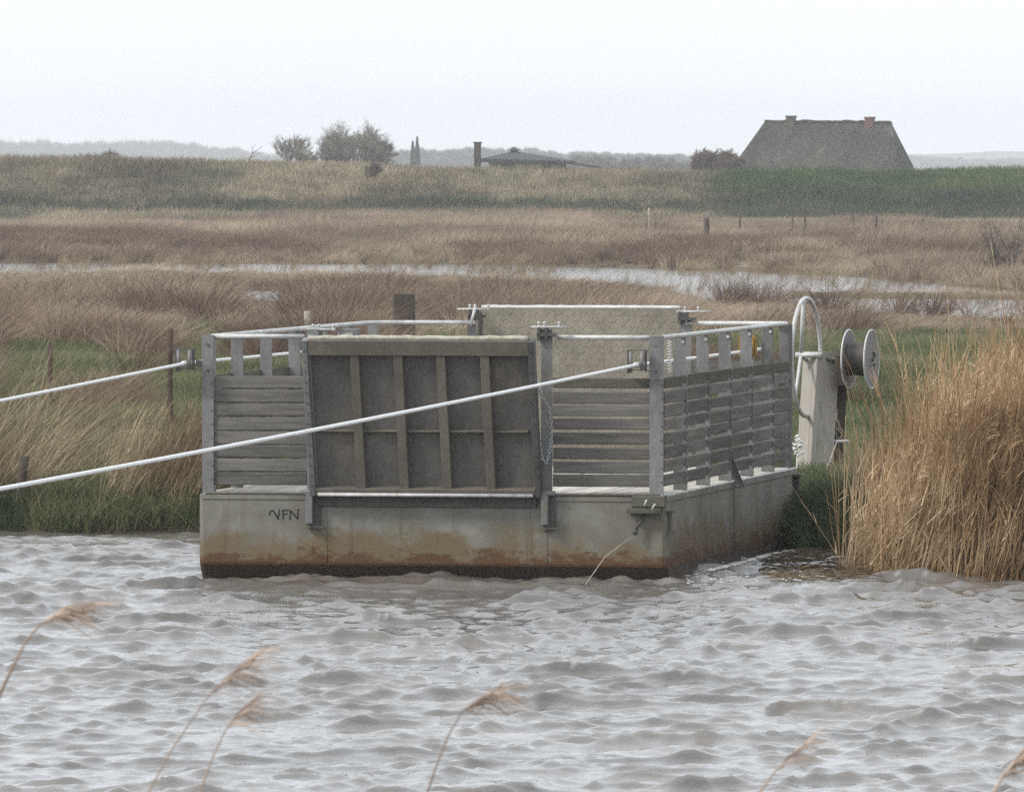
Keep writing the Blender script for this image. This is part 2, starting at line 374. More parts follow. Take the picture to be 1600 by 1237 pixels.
def steps(segs):
    o = []
    for a, b, s in segs: o += list(np.arange(a, b, s))
    return np.array(o + [segs[-1][1]])
def grid(xs, ys):
    Xg, Yg = np.meshgrid(xs, ys); nx, ny = len(xs), len(ys)
    i = np.arange(nx * ny).reshape(ny, nx)
    f = np.stack([i[:-1, :-1], i[:-1, 1:], i[1:, 1:], i[1:, :-1]], -1).reshape(-1, 4)
    return Xg.ravel(), Yg.ravel(), f
xs = steps([(-3000, -400, 400), (-400, -60, 40), (-60, -12, 1.2), (-12, 12, .35), (12, 60, 1.2), (60, 400, 40), (400, 3000, 400)])
ys = steps([(-60, 28, 4), (28, 74, 2), (74, 112, .3), (112, 330, 1.0), (330, 480, 3), (480, 570, 1.5), (570, 1000, 40), (1000, 9000, 500)])
X, Y, f = grid(xs, ys); Z = height(X, Y)
d = Y - shore(X)
gm = mesh_np('marsh_ground', np.stack([X, Y, Z], 1), f, M['ground'], True,
             {'lush': np.clip(lawn(X, Y) * .9 * (Y > 76), 0, 1), 'mud': np.clip(sm(2.0, -.2, d) * .9 + wet(X, Y) * .8 * (Y > 150), 0, 1)})
tag(link_mesh('marsh_ground', gm), kind='structure')

# ------------------------------------------------------------------ water: one wavy sheet for river and flooded hollows
xs = steps([(-400, -60, 60), (-60, -8, 2), (-8, -5.9, .3), (-5.9, 5.9, .033), (5.9, 8, .3), (8, 60, 2), (60, 400, 60)])
ys = steps([(27, 45, 1.0), (45, 60, .042), (60, 88, .05), (88, 100, 1.0), (100, 480, 8)])
X, Y, f = grid(xs, ys)
Zw = np.zeros_like(X); DX = np.zeros_like(X); DY = np.zeros_like(X)
wr = np.random.default_rng(5)
Xw = X + .16 * (fbm(X * 1.6, Y * .9, 301, 3) - .5); Yw = Y + .34 * (fbm(X * 1.4 + 9, Y * .8, 305, 3) - .5)
fade = sm(6.2, 5.6, np.abs(X)) * sm(46, 47.5, Y) * sm(88, 84, Y)
lee = 1 - .45 * sm(80, 84, Y)
for k in range(118):
    long_ = k >= 108
    lam = (1.3 + .9 * wr.random()) if long_ else .14 * (1.25 / .14) ** (wr.random() ** 1.25)
    ang = math.radians(-62 + wr.normal() * (16 if long_ else 27))           # short-crested chop pushed along by wind from the left
    kx, ky = math.cos(ang) * 2 * math.pi / lam, math.sin(ang) * 2 * math.pi / lam
    A = .0026 if long_ else .0019 * (lam / .5) ** .72 * (.5 + wr.random()); ph = wr.random() * 6.283
    th = kx * Xw + ky * Yw + ph; Cc = .45 * np.cos(th) + .75 * (.64 - np.abs(np.sin(th / 2)) * 1.0) * 2 * .8
    env = .25 + 2.4 * vnoise(X * .5 + k * 3.1, Y * .17 + k * 1.7, 90 + k % 7) ** 2
    Zw += A * env * Cc; s = np.sin(th) * A * env * .9
    DX -= s * math.cos(ang); DY -= s * math.sin(ang)
Zw *= fade * lee; DX *= fade; DY *= fade
peak = np.clip(Zw / .018, 0, 2.4); Zw = Zw * (.82 + .34 * peak)
foam = sm(.05, .075, Zw) * sm(.62, .8, fbm(X * 22, Y * 9, 3)) * .3
wm = mesh_np('river_water', np.stack([X + DX, Y + DY, Zw], 1), f, M['water'], True, {'foam': foam})
tag(link_mesh('river_water', wm), kind='structure')

# ------------------------------------------------------------------ scattered vegetation
def blades(n, rad, h, w, lean, curl, seed, wind=.35, seg=3, hj=.35, splay=.3):
    r = np.random.default_rng(seed); V = []; Fq = []; T = []
    for i in range(n):
        a = r.random() * 6.283; q = rad * math.sqrt(r.random()); bx, by = q * math.cos(a), q * math.sin(a)
        hh = h * (1 - hj + hj * 1.6 * r.random()); dx = wind + r.normal() * lean + splay * math.cos(a) * q / max(rad, .01)
        dy = r.normal() * lean + splay * math.sin(a) * q / max(rad, .01)
        wa = r.random() * 3.14; wx, wy = math.cos(wa) * w / 2, math.sin(wa) * w / 2; t = r.random(); b = len(V)
        for k in range(seg + 1):
            u = k / seg; ww = 1 - u * .85; bend = (u + curl * u * u)
            x = bx + dx * hh * bend * .7; y = by + dy * hh * bend * .7; z = hh * (u - .22 * curl * u * u) - .02
            V += [(x - wx * ww, y - wy * ww, z), (x + wx * ww, y + wy * ww, z)]; T += [t, t]
        for k in range(seg): Fq.append((b + 2 * k, b + 2 * k + 1, b + 2 * k + 3, b + 2 * k + 2))
    return np.array(V), np.array(Fq), np.array(T)
def reed_cluster(n, rad, h, seed, plume=True, w=.008, wind=.3):
    r = np.random.default_rng(seed); V = []; Fq = []; T = []
    def strip(p, d, L, w0, t, droop, seg=3):
        p = np.array(p, float); d = np.array(d, float); b = len(V); side = np.cross(d, [0, 0, 1.0]); side /= (np.linalg.norm(side) + 1e-6)
        a = r.random() * 3.14; side = side * math.cos(a) + np.array([0, .4, .9]) * math.sin(a)
        for k in range(seg + 1):
            u = k / seg; c = p + d * L * u + np.array([0.1 * wind * 2, 0, -droop]) * L * u * u
            ww = w0 * (1 - .8 * u) / 2
            V.append(tuple(c - side * ww)); V.append(tuple(c + side * ww)); T.extend([t, t])
        for k in range(seg): Fq.append((b + 2 * k, b + 2 * k + 1, b + 2 * k + 3, b + 2 * k + 2))
    for i in range(n):
        a = r.random() * 6.283; q = rad * math.sqrt(r.random()); hh = h * (.45 + .65 * r.random())
        dx = wind * (.5 + r.random()) + r.normal() * .07; dy = r.normal() * .12; base = np.array([q * math.cos(a), q * math.sin(a), -.05])
        t = r.random(); top = base + np.array([dx * hh, dy * hh, hh])
        d0 = (top - base) / hh
        for wa in (0, 1.57):
            b = len(V); s = np.array([math.cos(wa), math.sin(wa), 0]) * w / 2
            for u in (0, .5, 1):
                c = base + d0 * hh * u + np.array([dx * .05 * hh * u * u, 0, 0]); V.append(tuple(c - s * (1 - .6 * u))); V.append(tuple(c + s * (1 - .6 * u))); T.extend([t, t])
            for k in range(2): Fq.append((b + 2 * k, b + 2 * k + 1, b + 2 * k + 3, b + 2 * k + 2))
        for j in range(r.integers(1, 4)):
            u = .15 + .75 * r.random(); c = base + d0 * hh * u
            az = r.normal() * .9; L = .16 + .26 * r.random()
            strip(c, (math.cos(az) * .45, math.sin(az) * .4, .85), L, .012, r.random(), .35 * r.random())
        if plume and r.random() < .06:
            for j in range(7): strip(top + d0 * (-.12 + .03 * j), (.5 + r.random() * .4, r.normal() * .25, .6), .13, .02, .55 + .4 * r.random(), .3, 2)
    return np.array(V), np.array(Fq), np.array(T)

TEMPL = {}
def template(name, mat, parts):
    col = bpy.data.collections.new(name)
    for i, (V, Fq, T) in enumerate(parts):
        me = mesh_np(name, V, Fq, mat, False, {'tint': T}); o = bpy.data.objects.new(name, me); col.objects.link(o)
    TEMPL[name] = (col, len(parts)); return col
def scatter(name, tname, P, size, label=None, tilt=.08, spin=math.pi, hmul=None, hidden_seed=0):
    """one object made of many instanced tufts"""
    col, nv = TEMPL[tname]; r = np.random.default_rng(len(P) + hidden_seed); n = len(P)
    me = bpy.data.meshes.new(name); me.vertices.add(n); me.vertices.foreach_set('co', np.asarray(P, np.float32).ravel())
    rot = np.stack([r.normal(size=n) * tilt, r.normal(size=n) * tilt, (r.random(n) - .5) * 2 * spin], 1)
    sz = np.asarray(size); sc = np.stack([sz, sz, sz * (hmul if hmul is not None else 1)], 1)
    for a, ty, vals in (('rot', 'FLOAT_VECTOR', rot), ('scl', 'FLOAT_VECTOR', sc)):
        q = me.attributes.new(a, ty, 'POINT'); q.data.foreach_set('vector', vals.astype(np.float32).ravel())
    q = me.attributes.new('idx', 'INT', 'POINT'); q.data.foreach_set('value', r.integers(0, nv, n).astype(np.int32))
    o = bpy.data.objects.new(name, me); COL.objects.link(o)
    g = bpy.data.node_groups.new(name, 'GeometryNodeTree')
    g.interface.new_socket('Geometry', in_out='INPUT', socket_type='NodeSocketGeometry'); g.interface.new_socket('Geometry', in_out='OUTPUT', socket_type='NodeSocketGeometry')
    gi = g.nodes.new('NodeGroupInput'); go = g.nodes.new('NodeGroupOutput'); ip = g.nodes.new('GeometryNodeInstanceOnPoints')
    ci = g.nodes.new('GeometryNodeCollectionInfo'); ci.inputs['Collection'].default_value = col
    ci.inputs['Separate Children'].default_value = True; ci.inputs['Reset Children'].default_value = True
    def na(nm, ty):
        k = g.nodes.new('GeometryNodeInputNamedAttribute'); k.data_type = ty; k.inputs[0].default_value = nm; return k.outputs[0]
    L = g.links.new
    L(gi.outputs[0], ip.inputs['Points']); L(ci.outputs[0], ip.inputs['Instance']); ip.inputs['Pick Instance'].default_value = True
    L(na('idx', 'INT'), ip.inputs['Instance Index']); L(na('rot', 'FLOAT_VECTOR'), ip.inputs['Rotation']); L(na('scl', 'FLOAT_VECTOR'), ip.inputs['Scale'])
    L(ip.outputs[0], go.inputs[0])
    md = o.modifiers.new('scatter', 'NODES'); md.node_group = g
    return tag(o, label, 'grass' if 'tree' not in name else 'trees', kind='stuff')

template('sedge', M['sedge'], [blades(64, .30, .8, .016, .26, .55, 100 + i, .24, hj=.6, splay=.4) for i in range(5)])
template('tussock', M['tussock'], [blades(110, .22, .75, .012, .24, .75, 200 + i, .2, splay=.75, hj=.5) for i in range(5)])
template('straw', M['straw'], [blades(30, .2, .6, .009, .36, .5, 300 + i, .14, splay=.3, hj=.45) for i in range(5)])
template('long_straw', M['straw'], [blades(12, .3, 1.35, .009, .25, .7, 330 + i, .6, seg=4, hj=.5) for i in range(4)])
template('turf', M['green'], [blades(46, .22, .14, .012, .35, .4, 400 + i, .15, seg=2) for i in range(4)])
template('lush', M['dark_green'], [blades(46, .2, .26, .012, .4, .6, 500 + i, .15) for i in range(4)])
template('dike_tuft', M['dike'], [blades(50, .5, .38, .035, .3, .4, 600 + i, .25, seg=2) for i in range(4)])
template('dike_green_tuft', M['dike_green'], [blades(50, .5, .42, .035, .3, .4, 640 + i, .15, seg=2) for i in range(4)])
template('dike_dark_tuft', M['dike_dark'], [blades(50, .5, .5, .035, .35, .4, 660 + i, .15, seg=2) for i in range(4)])
template('reed', M['reed'], [reed_cluster(15, .26, 2.0, 700 + i, wind=.14) for i in range(6)])
template('reed_low', M['straw'], [reed_cluster(14, .22, .95, 740 + i, False, .007) for i in range(4)])

r = rng
def field_points(n, y0, y1, marg=1.25, extra=2.5):
    """uniform over the strip of land between two distances, somewhat wider than the view"""
    hw = lambda y: .0533 * y * marg + extra
    Yc = []
    while len(Yc) < n:
        y = y0 + (y1 - y0) * r.random(n * 2); keep = r.random(n * 2) < hw(y) / hw(y1); Yc += list(y[keep])
    Y = np.array(Yc[:n]); X = (r.random(n) * 2 - 1) * hw(Y); return X, Y
def put(X, Y): return np.stack([X, Y, height(X, Y)], 1)

def covers(fn, P, h, zref):
    """largest value of a patch map that a plant of height h standing at P would hide from the river side"""
    o = np.zeros(len(P))
    for k in (0, .15, .3, .45, .6, .75, .9, 1.0):
        py = HY + F * (CAMZ - P[:, 2] - h * k) / P[:, 1]; px = CX + F * P[:, 0] / P[:, 1]
        Yk = F * (CAMZ - zref) / np.maximum(py - HY, 20); o = np.maximum(o, fn((px - CX) / F * Yk, Yk))
    return o

# brown sedge marsh, far field
X, Y = field_points(72000, 150, 490)
P = put(X, Y); clump = fbm(X * .12, Y * .045, 33, 3); n = len(X)
hgt = (.22 + .42 * clump + .26 * (clump > .58)) * (.6 + .75 * r.random(n))
w = covers(wet, P, hgt * .92, 0); hgt = np.where(w > .3, .16, hgt); w = covers(wet, P, hgt * .8, 0); lw = covers(lawn, P, hgt * .8, .4) * (Y < 175); px, py = pix(X, Y, .4)
keep = ((w < .3) | (r.random(n) < np.where(hgt <= .16, .2, .012))) & (r.random(n) > lw * .98) & (py < 560) & (wet(X, Y) < .5)
greenish = (fbm(X * .05, Y * .09, 61) > .60) & (Y > 285) & (Y < 345)
keep &= ~(greenish & (r.random(n) < .6))
scatter('sedge_marsh', 'sedge', P[keep], (.8 + .35 * r.random(n))[keep], 'wide marsh of wind-bent brown sedge between the river bank and the dike', hmul=hgt[keep], spin=.5)
# taller reddish clumps in rows around the pools
X, Y = field_points(16000, 130, 400); n = len(X); P = put(X, Y); hh = .6 + .45 * r.random(n)
px, py = pix(X, Y); cl = fbm(X * .22, Y * .07, 77, 3); w = covers(wet, P, hh * .6, 0); lw = covers(lawn, P, hh * .6, .4) * (Y < 175)
edge = (wet(X, Y + 9) > .4) | (wet(X, Y - 5) > .4)
keep = ((w < .35) | ((cl > .60) & (px > 1120) & (r.random(n) < .6)) | ((py > 494) & (px > 1230) & (r.random(n) < .4))) & (lw < .4) & ((cl > .53) | (edge & (r.random(n) < .5)))
scatter('rush_clumps', 'tussock', P[keep], (.9 + .5 * r.random(n))[keep], 'darker reddish rush clumps standing among the sedge and along the pools', hmul=(hh / 1.1)[keep], spin=.5)
# sparse stems poking out of the flooded hollows
X, Y = field_points(26000, 190, 310)
w = wet(X, Y); px, py = pix(X, Y)
keep = (w > .5) & (fbm(X * .3, Y * .1, 55) > .50) & (r.random(len(X)) < .30)
P = np.stack([X, Y, 0 * X], 1)[keep]
scatter('flooded_stems', 'reed_low', P, .28 + .25 * r.random(len(P)), 'thin pale stems poking out of the flooded hollows', spin=.5)
# near marsh: brown tussocks and turf
X, Y = field_points(15000, 88, 165, 1.3, 3); n = len(X); P = put(X, Y); hh = .28 + .25 * r.random(n)
lw = covers(lawn, P, hh, .4); d = Y - shore(X); cl = fbm(X * .45, Y * .2, 12, 3); px, py = pix(X, Y, .4)
keep = (lw < .5) & (d > 4) & (r.random(n) < .35 + .6 * (cl > .48)) & (py < np.where(px < 330, 650, 640))
scatter('brown_tussocks', 'tussock', P[keep], (.55 + .35 * r.random(n))[keep], 'reddish brown rush tussocks on the meadow behind the ferry', hmul=(hh * 1.5 + .3 * cl)[keep], spin=.5)
X, Y = field_points(42000, 84, 175, 1.2, 2.5)
lw = lawn(X, Y); d = Y - shore(X); px, py = pix(X, Y, .4)
keep = (d > .4) & (r.random(len(X)) < np.clip(lw, np.where(py > 600, .75, .15), 1))
scatter('meadow_turf', 'turf', put(X, Y)[keep], .8 + .7 * r.random(keep.sum()), 'short green meadow turf between the tussocks behind the ferry')
X, Y = field_points(5200, 87, 160, 1.2, 3); px, py = pix(X, Y, .4)
keep = (lawn(X, Y) > .3) & (r.random(5200) < .25 + .7 * (fbm(X * .6, Y * .2, 19, 3) > .52))
scatter('meadow_straws', 'straw', put(X, Y)[keep], .22 + .28 * r.random(keep.sum()), 'sparse dead grass wisps in the green turf of the meadow', hmul=.6 + .5 * r.random(keep.sum()), spin=2)
# bank slope: lush dark green grass then straw
X = r.random(9000) * 16 - 8; d = r.random(9000) ** 1.3 * 6 + .05; Y = shore(X) + d
keep = r.random(9000) < np.where(X < 2, np.where(d < 1.6, .75, .2), .6)
scatter('bank_grass', 'lush', put(X, Y)[keep], .5 + .55 * r.random(keep.sum()), 'lush dark green grass on the edge of the river bank')
X = -7.5 + r.random(5200) * 5.2; d = .15 + 8 * r.random(5200) ** 1.1; Y = shore(X) + d
px, py = pix(X, Y, .35)
keep = (r.random(5200) < np.where(px < 90, .26, np.where(px < 250, .05, .12)) * np.where(d > 2.6, .15, 1)) & ~((np.abs(px - 215) < 100) & (np.abs(py - 690) < 24))
scatter('bank_straw', 'straw', put(X, Y)[keep], .35 + .4 * r.random(keep.sum()), 'dry straw coloured grass on the left river bank', hmul=.6 + .4 * r.random(keep.sum()), spin=.6)
X = -7.5 + 3.4 * r.random(520) ** .9; Y = shore(X) + .4 + 6 * r.random(520)
px, py = pix(X, Y, .35); keep = ((px < 90) & (r.random(520) < .35)) | (r.random(520) < .05)
scatter('long_straws', 'long_straw', put(X, Y)[keep], .6 + .5 * r.random(keep.sum()), 'long pale stalks leaning over the left bank', spin=.35)
X = -3.6 + r.random(90) * .95; Y = shore(X) + .3 + 2.0 * r.random(90)
scatter('corner_reeds', 'reed_low', put(X, Y), .6 + .35 * r.random(90), 'low dry reeds beside the left corner of the ferry', spin=.5)
# golden reed bed on the right, standing in the water's edge
Xr = 2.78 + 6.3 * r.random(3600); Yr = 74.9 + 6.5 * r.random(3600) ** 1.1
front = np.interp(Xr, [2.5, 2.7, 3.0, 3.6, 9], [76.2, 75.7, 75.4, 75.1, 74.9]); back = np.interp(Xr, [2.5, 2.75, 3.1, 3.5, 4.2, 5.5, 9], [76.3, 76.6, 77.0, 78.0, 79.0, 81, 82])
keep = (Yr > front + .15 * r.normal(size=3600)) & (Yr < back)
P = np.stack([Xr, Yr, np.maximum(height(Xr, Yr), -.12)], 1)[keep]
hm = np.interp(P[:, 0], [2.62, 2.8, 3.0, 3.5, 4.0, 9], [.38, .64, .74, .82, .90, 1.04]) * (.72 + .36 * r.random(len(P))) * (1 - .055 * np.clip(P[:, 1] - 75, 0, 8))
scatter('reed_bed', 'reed', P, .92 + .15 * r.random(len(P)), 'tall golden dry reeds standing in the water at the right', hmul=hm, spin=.6, tilt=.09)
k = r.random(len(P)) < .16
scatter('tall_reeds', 'reed', P[k], .9 + .2 * r.random(k.sum()), 'taller loose reed stalks rising out of the golden reed bed', hmul=hm[k] * (1.12 + .16 * r.random(k.sum())), spin=3, tilt=.12)
X = 3.0 + 4.5 * r.random(900); Y = np.interp(X, [2.5, 3, 4, 7], [79, 80, 81, 83]) + 5 * r.random(900)
scatter('reed_fringe', 'straw', put(X, Y), .5 + .35 * r.random(900), 'straw grass thinning out behind the golden reeds', spin=.5)
# dike
X, Y = field_points(19000, 484, 536, 1.15, 3)
px, py = pix(X, Y, 2); gr = sm(1080, 1180, px + 60 * (fbm(X * .2, Y * .2, 4) - .5)); low = sm(498, 488, Y)
zz = height(X, Y)
isg = (r.random(len(X)) < gr); dark = ((zz < 1.35) & isg) | ((zz < .95) & (zz > .45) & (r.random(len(X)) < .6))
topstraw = (zz > crest(X) - .3)
P = put(X, Y); sz = (.45 + 1.1 * r.random(len(X)) ** 1.5) * (.6 + .9 * fbm(X * .3, Y * .15, 71, 2)); 
k = dark; scatter('dike_scrub', 'dike_dark_tuft', P[k], sz[k], 'dull dark scrub along the foot of the dike')
k = isg & ~dark; scatter('dike_green_grass', 'dike_green_tuft', P[k], sz[k], 'fresh green grass on the right end of the dike')
k = ~isg & ~dark; scatter('dike_rough_grass', 'dike_tuft', P[k], sz[k], 'rough olive and straw coloured grass covering the dike')

# ------------------------------------------------------------------ trees, bushes
def bush(name, base, hgt, wid, seed, mat, label, cat='shrub', trunks=4, dens=1.0, lean=.08, tw=.012, group=None, up=.55):
    rr = random.Random(seed); root = empty(name, base, 0, label, cat, group)
    tr = MB(); V = []; Fq = []; T = []
    def twig(p, d, L, w):
        q = p + d * L; s = Vector((rr.gauss(0, 1), rr.gauss(0, 1), rr.gauss(0, .4))).cross(d)
        s = s.normalized() * w; b = len(V); m_ = (p + q) / 2 + Vector((rr.gauss(0, .06), rr.gauss(0, .06), .03)) * L
        V.extend([p - s, p + s, m_ + s * .7, m_ - s * .7, q + s * .2, q - s * .2]); Fq.extend([(b, b + 1, b + 2, b + 3), (b + 3, b + 2, b + 4, b + 5)])
        t = rr.random(); T.extend([t] * 6); return q
    def grow(p, d, L, rad, lv):
        n = 3; pts = [p]; dd = d.copy()
        for k in range(n):
            dd = (dd + Vector((rr.gauss(lean, .12), rr.gauss(0, .12), .05))).normalized(); pts.append(pts[-1] + dd * L / n)
        if lv <= 1: tr.tube(pts, [rad * (1 - .5 * k / n) for k in range(n + 1)], 5)
        else:
            for k in range(n): twig(pts[k], (pts[k + 1] - pts[k]).normalized(), (pts[k + 1] - pts[k]).length, rad)
        kids = [5, 5, 5, 6][min(lv, 3)]
        if lv >= 3:
            for _ in range(int(kids * dens + .5)):
                i = rr.randint(0, n); a = (dd + Vector((rr.gauss(.1, .7), rr.gauss(0, .7), rr.gauss(up * .5, .5)))).normalized()
                twig(pts[i], a, L * rr.uniform(.5, 1.0), tw * .7)
            return
        for _ in range(int(kids * dens + .5)):
            i = rr.randint(1, n); a = (dd + Vector((rr.gauss(.08, .6), rr.gauss(0, .6), rr.gauss(up * .5, .35)))).normalized()
            grow(pts[i], a, L * rr.uniform(.5, .72), max(rad * .5, tw), lv + 1)
    for k in range(trunks):
        a = rr.random() * 6.283; o_ = wid / hgt * rr.uniform(.15, .75)
        grow(Vector((math.cos(a) * wid * .08, math.sin(a) * wid * .08, -.1)), Vector((math.cos(a) * o_, math.sin(a) * o_, 1)).normalized(), hgt * .46, hgt * .018, 0)
    V = [tuple(v) for v in V]
    tr.build('trunk', mat, root)
    o = link_mesh('crown', mesh_np('crown', np.array(V), np.array(Fq), mat, False, {'tint': np.array(T)}), root)
    return root
# copse beyond the dike: (px centre, py base, Y, height px above dike, width px)
def place_bush(name, px, top, basepx, Y, widpx, seed, mat, label, cat='tree', **k):
    s = Y / F; z0 = .3; b = at(px, basepx, Y); b.z = max(b.z - .6, z0) if Y > 560 else float(height(b.x, Y)); h = CAMZ - (top - HY) * s - b.z
    return bush(name, b, h, widpx * s, seed, mat, label, cat, **k)
place_bush('bare_tree', 456, 205, 252, 800, 58, 3, M['twig'], 'small round bare tree left of the larger copse beyond the dike', tw=.015, trunks=6, dens=.92, lean=0)
place_bush('bare_tree', 512, 210, 252, 810, 50, 4, M['twig'], 'lower bare tree at the left side of the copse beyond the dike', tw=.015, trunks=6, dens=.92, lean=0)
place_bush('bare_tree', 546, 186, 252, 800, 104, 5, M['twig'], 'tallest bare tree in the middle of the copse beyond the dike', tw=.015, trunks=8, dens=.92, lean=.02)
place_bush('bare_tree', 588, 214, 254, 790, 58, 6, M['twig'], 'bare tree leaning right at the right side of the copse', tw=.015, trunks=7, dens=1.1, lean=.02)
place_bush('low_bush', 573, 246, 267, 508, 17, 8, M['twig'], 'small dark bush on the face of the dike below the copse', 'shrub', tw=.02, trunks=4)
place_bush('bare_tree', 528, 202, 252, 805, 70, 51, M['twig'], 'bare tree between the left and the tallest tree of the copse', tw=.015, trunks=6, dens=.92, lean=0)
place_bush('bare_tree', 566, 198, 252, 808, 70, 52, M['twig'], 'bare tree just right of the tallest tree of the copse', tw=.015, trunks=7, dens=.92, lean=0)
place_bush('low_bush', 480, 232, 253, 780, 60, 9, M['twig'], 'low bush filling the gap between the round tree and the copse', 'shrub', tw=.02, trunks=7)
place_bush('low_bush', 520, 222, 253, 785, 70, 41, M['twig'], 'low dark bush at the foot of the copse, left half', 'shrub', tw=.022, trunks=9, up=.2)
place_bush('low_bush', 586, 224, 255, 780, 66, 42, M['twig'], 'low dark bush at the foot of the copse, right half', 'shrub', tw=.022, trunks=9, up=.2)
place_bush('red_bush', 1112, 229, 266, 740, 84, 10, M['twig_red'], 'dense domed red brown bush just left of the thatched house', 'shrub', tw=.03, trunks=16, up=.15, dens=1.1, lean=0)
place_bush('red_bush', 1140, 236, 266, 735, 55, 31, M['twig_red'], 'lower red brown bush touching the roof of the thatched house', 'shrub', tw=.03, trunks=14, up=.15, dens=1.1, lean=0)
place_bush('low_bush', 166, 232, 246, 530, 18, 11, M['twig'], 'tiny lone dark bush on the left end of the dike crest', 'shrub', tw=.02, trunks=4)
place_bush('low_bush', 1320, 246, 266, 880, 30, 12, M['twig'], 'bush hidden behind the roof of the thatched house', 'shrub', tw=.04) if False else None
place_bush('leafless_shrub', 1572, 312, 428, 258, 120, 13, M['twig'], 'tall leafless shrub with spreading twigs at the right edge of the marsh', 'shrub', tw=.0035, trunks=11, dens=.5, up=.8, lean=0)
place_bush('leafless_shrub', 1504, 385, 425, 262, 18, 14, M['twig'], 'thin dead shrub left of the tall leafless one', 'shrub', tw=.0035, trunks=2, dens=.45, up=.9)
# leaning branch left of the trees
b = at(386, 250, 530); rt = empty('dead_branch', b, 0, 'thin bare branch leaning right on the dike crest left of the round tree', 'branch')
mb = MB(); mb.tube([(0, 0, -.3), (.3, 0, .35), (.85, 0, .75)], [.03, .022, .01], 5); mb.tube([(.3, 0, .35), (.32, 0, .7), (.5, 0, .85)], [.018, .014, .008], 5); mb.tube([(.05, 0, .05), (.5, .1, .25), (.75, .1, .5)], [.018, .012, .008], 5)
mb.build('branch', M['twig'], rt)
def conifer(px, top, Y, w, seed, label):
    s = Y / F; b = Vector(((px - CX) * s, Y, .3)); h = CAMZ - (top - HY) * s - .3; rr = random.Random(seed)
    root = empty('spruce_tree', b, 0, label, 'tree', None); MB().tube([(0, 0, -.2), (0, 0, h * .96)], [h * .02, .02], 6).build('trunk', M['twig'], root)
    V = []; Fq = []; T = []
    for k in range(520):
        u = rr.random() ** .8; z = h * (.12 + .88 * u); R_ = w * s * .5 * (1 - u) ** .8 * rr.uniform(.5, 1.15) + .08; a = rr.random() * 6.283
        p = Vector((0, 0, z)); q = Vector((math.cos(a) * R_, math.sin(a) * R_, z - .25 * R_)); sd_ = Vector((-math.sin(a), math.cos(a), .4)) * .1
        b_ = len(V); V += [tuple(p), tuple(q + sd_), tuple(q * 1.0 + Vector((0, 0, -.15))), tuple(q - sd_)]; Fq.append((b_, b_ + 1, b_ + 2, b_ + 3)); t = rr.random(); T += [t] * 4
    link_mesh('crown', mesh_np('crown', np.array(V), np.array(Fq), M['conifer'], False, {'tint': np.array(T)}), root)
conifer(645, 220, 1300, 13, 1, 'shorter of the two dark spruces on the skyline right of the copse')
conifer(652, 213, 1320, 14, 2, 'taller of the two dark spruces on the skyline right of the copse')

# far woods: bare crowns on the horizon
def crown_tmpl(seed, n=420, w=.16):
    rr = np.random.default_rng(seed); V = []; Fq = []; T = []
    for i in range(n):
        a = rr.random() * 6.283; u = rr.random() ** .7; R_ = (.5 * math.sin(math.pi * min(u * .75 + .2, 1))) * math.sqrt(rr.random())
        p = np.array([math.cos(a) * R_ * .6, math.sin(a) * R_ * .6, u * .8]); dd = np.array([math.cos(a) * .5 + .1, math.sin(a) * .5, .9 + rr.normal() * .3]); L = .08 + .12 * rr.random()
        s = np.array([math.cos(a + 1.5), math.sin(a + 1.5), rr.normal() * .4]) * .009; q = p + dd * L; b_ = len(V)
        V += [tuple(p - s), tuple(p + s), tuple(q + s * .3), tuple(q - s * .3)]; Fq.append((b_, b_ + 1, b_ + 2, b_ + 3)); T += [rr.random()] * 4
    return np.array(V), np.array(Fq), np.array(T)
template('far_tree', M['far_wood'], [crown_tmpl(800 + i) for i in range(5)])
def far_wood(name, prof, Y0, Y1, n, label, seed, ws=1.0):
    rr = np.random.default_rng(seed); px = prof[0][0] + (prof[-1][0] - prof[0][0]) * rr.random(n); Y = Y0 + (Y1 - Y0) * rr.random(n)
    top = np.interp(px, [p[0] for p in prof], [p[1] for p in prof]); h = (HY - top) * Y / F + CAMZ - .3
    X = (px - CX) / F * Y; h = h * (.45 + .34 * rr.random(n) + .10 * vnoise(px / 30, 0 * px, seed) + .16 * vnoise(px / 6, 0 * px, seed + 9)); wd = (4 + 4 * rr.random(n)) * ws
    scatter(name, 'far_tree', np.stack([X, Y, 0 * X + .3], 1), wd, label, .03, math.pi, h / wd, seed)
far_wood('far_tree_belt', [(-300, 216), (0, 211), (60, 214), (110, 212), (200, 212), (300, 217), (370, 226), (420, 240), (640, 240)], 4700, 5100, 1300, 'hazy belt of bare trees on the left horizon', 1, 2.2)
far_wood('hazy_tree_row', [(600, 234), (640, 228), (700, 226), (740, 225), (830, 226), (870, 233), (960, 236), (1060, 238), (1100, 246)], 2700, 3000, 900, 'hazy row of bare trees behind the low building', 2, 1.5)
far_wood('low_tree_row', [(880, 240), (930, 236), (985, 238), (1040, 242), (1080, 247)], 1500, 1600, 160, 'low brownish bare trees between the low building and the red bush', 3, .8)
far_wood('distant_tree_row', [(1420, 238), (1450, 242), (1500, 243), (1700, 246), (1900, 246)], 4700, 5000, 320, 'faint misty tree row right of the thatched house', 4, 2.2)
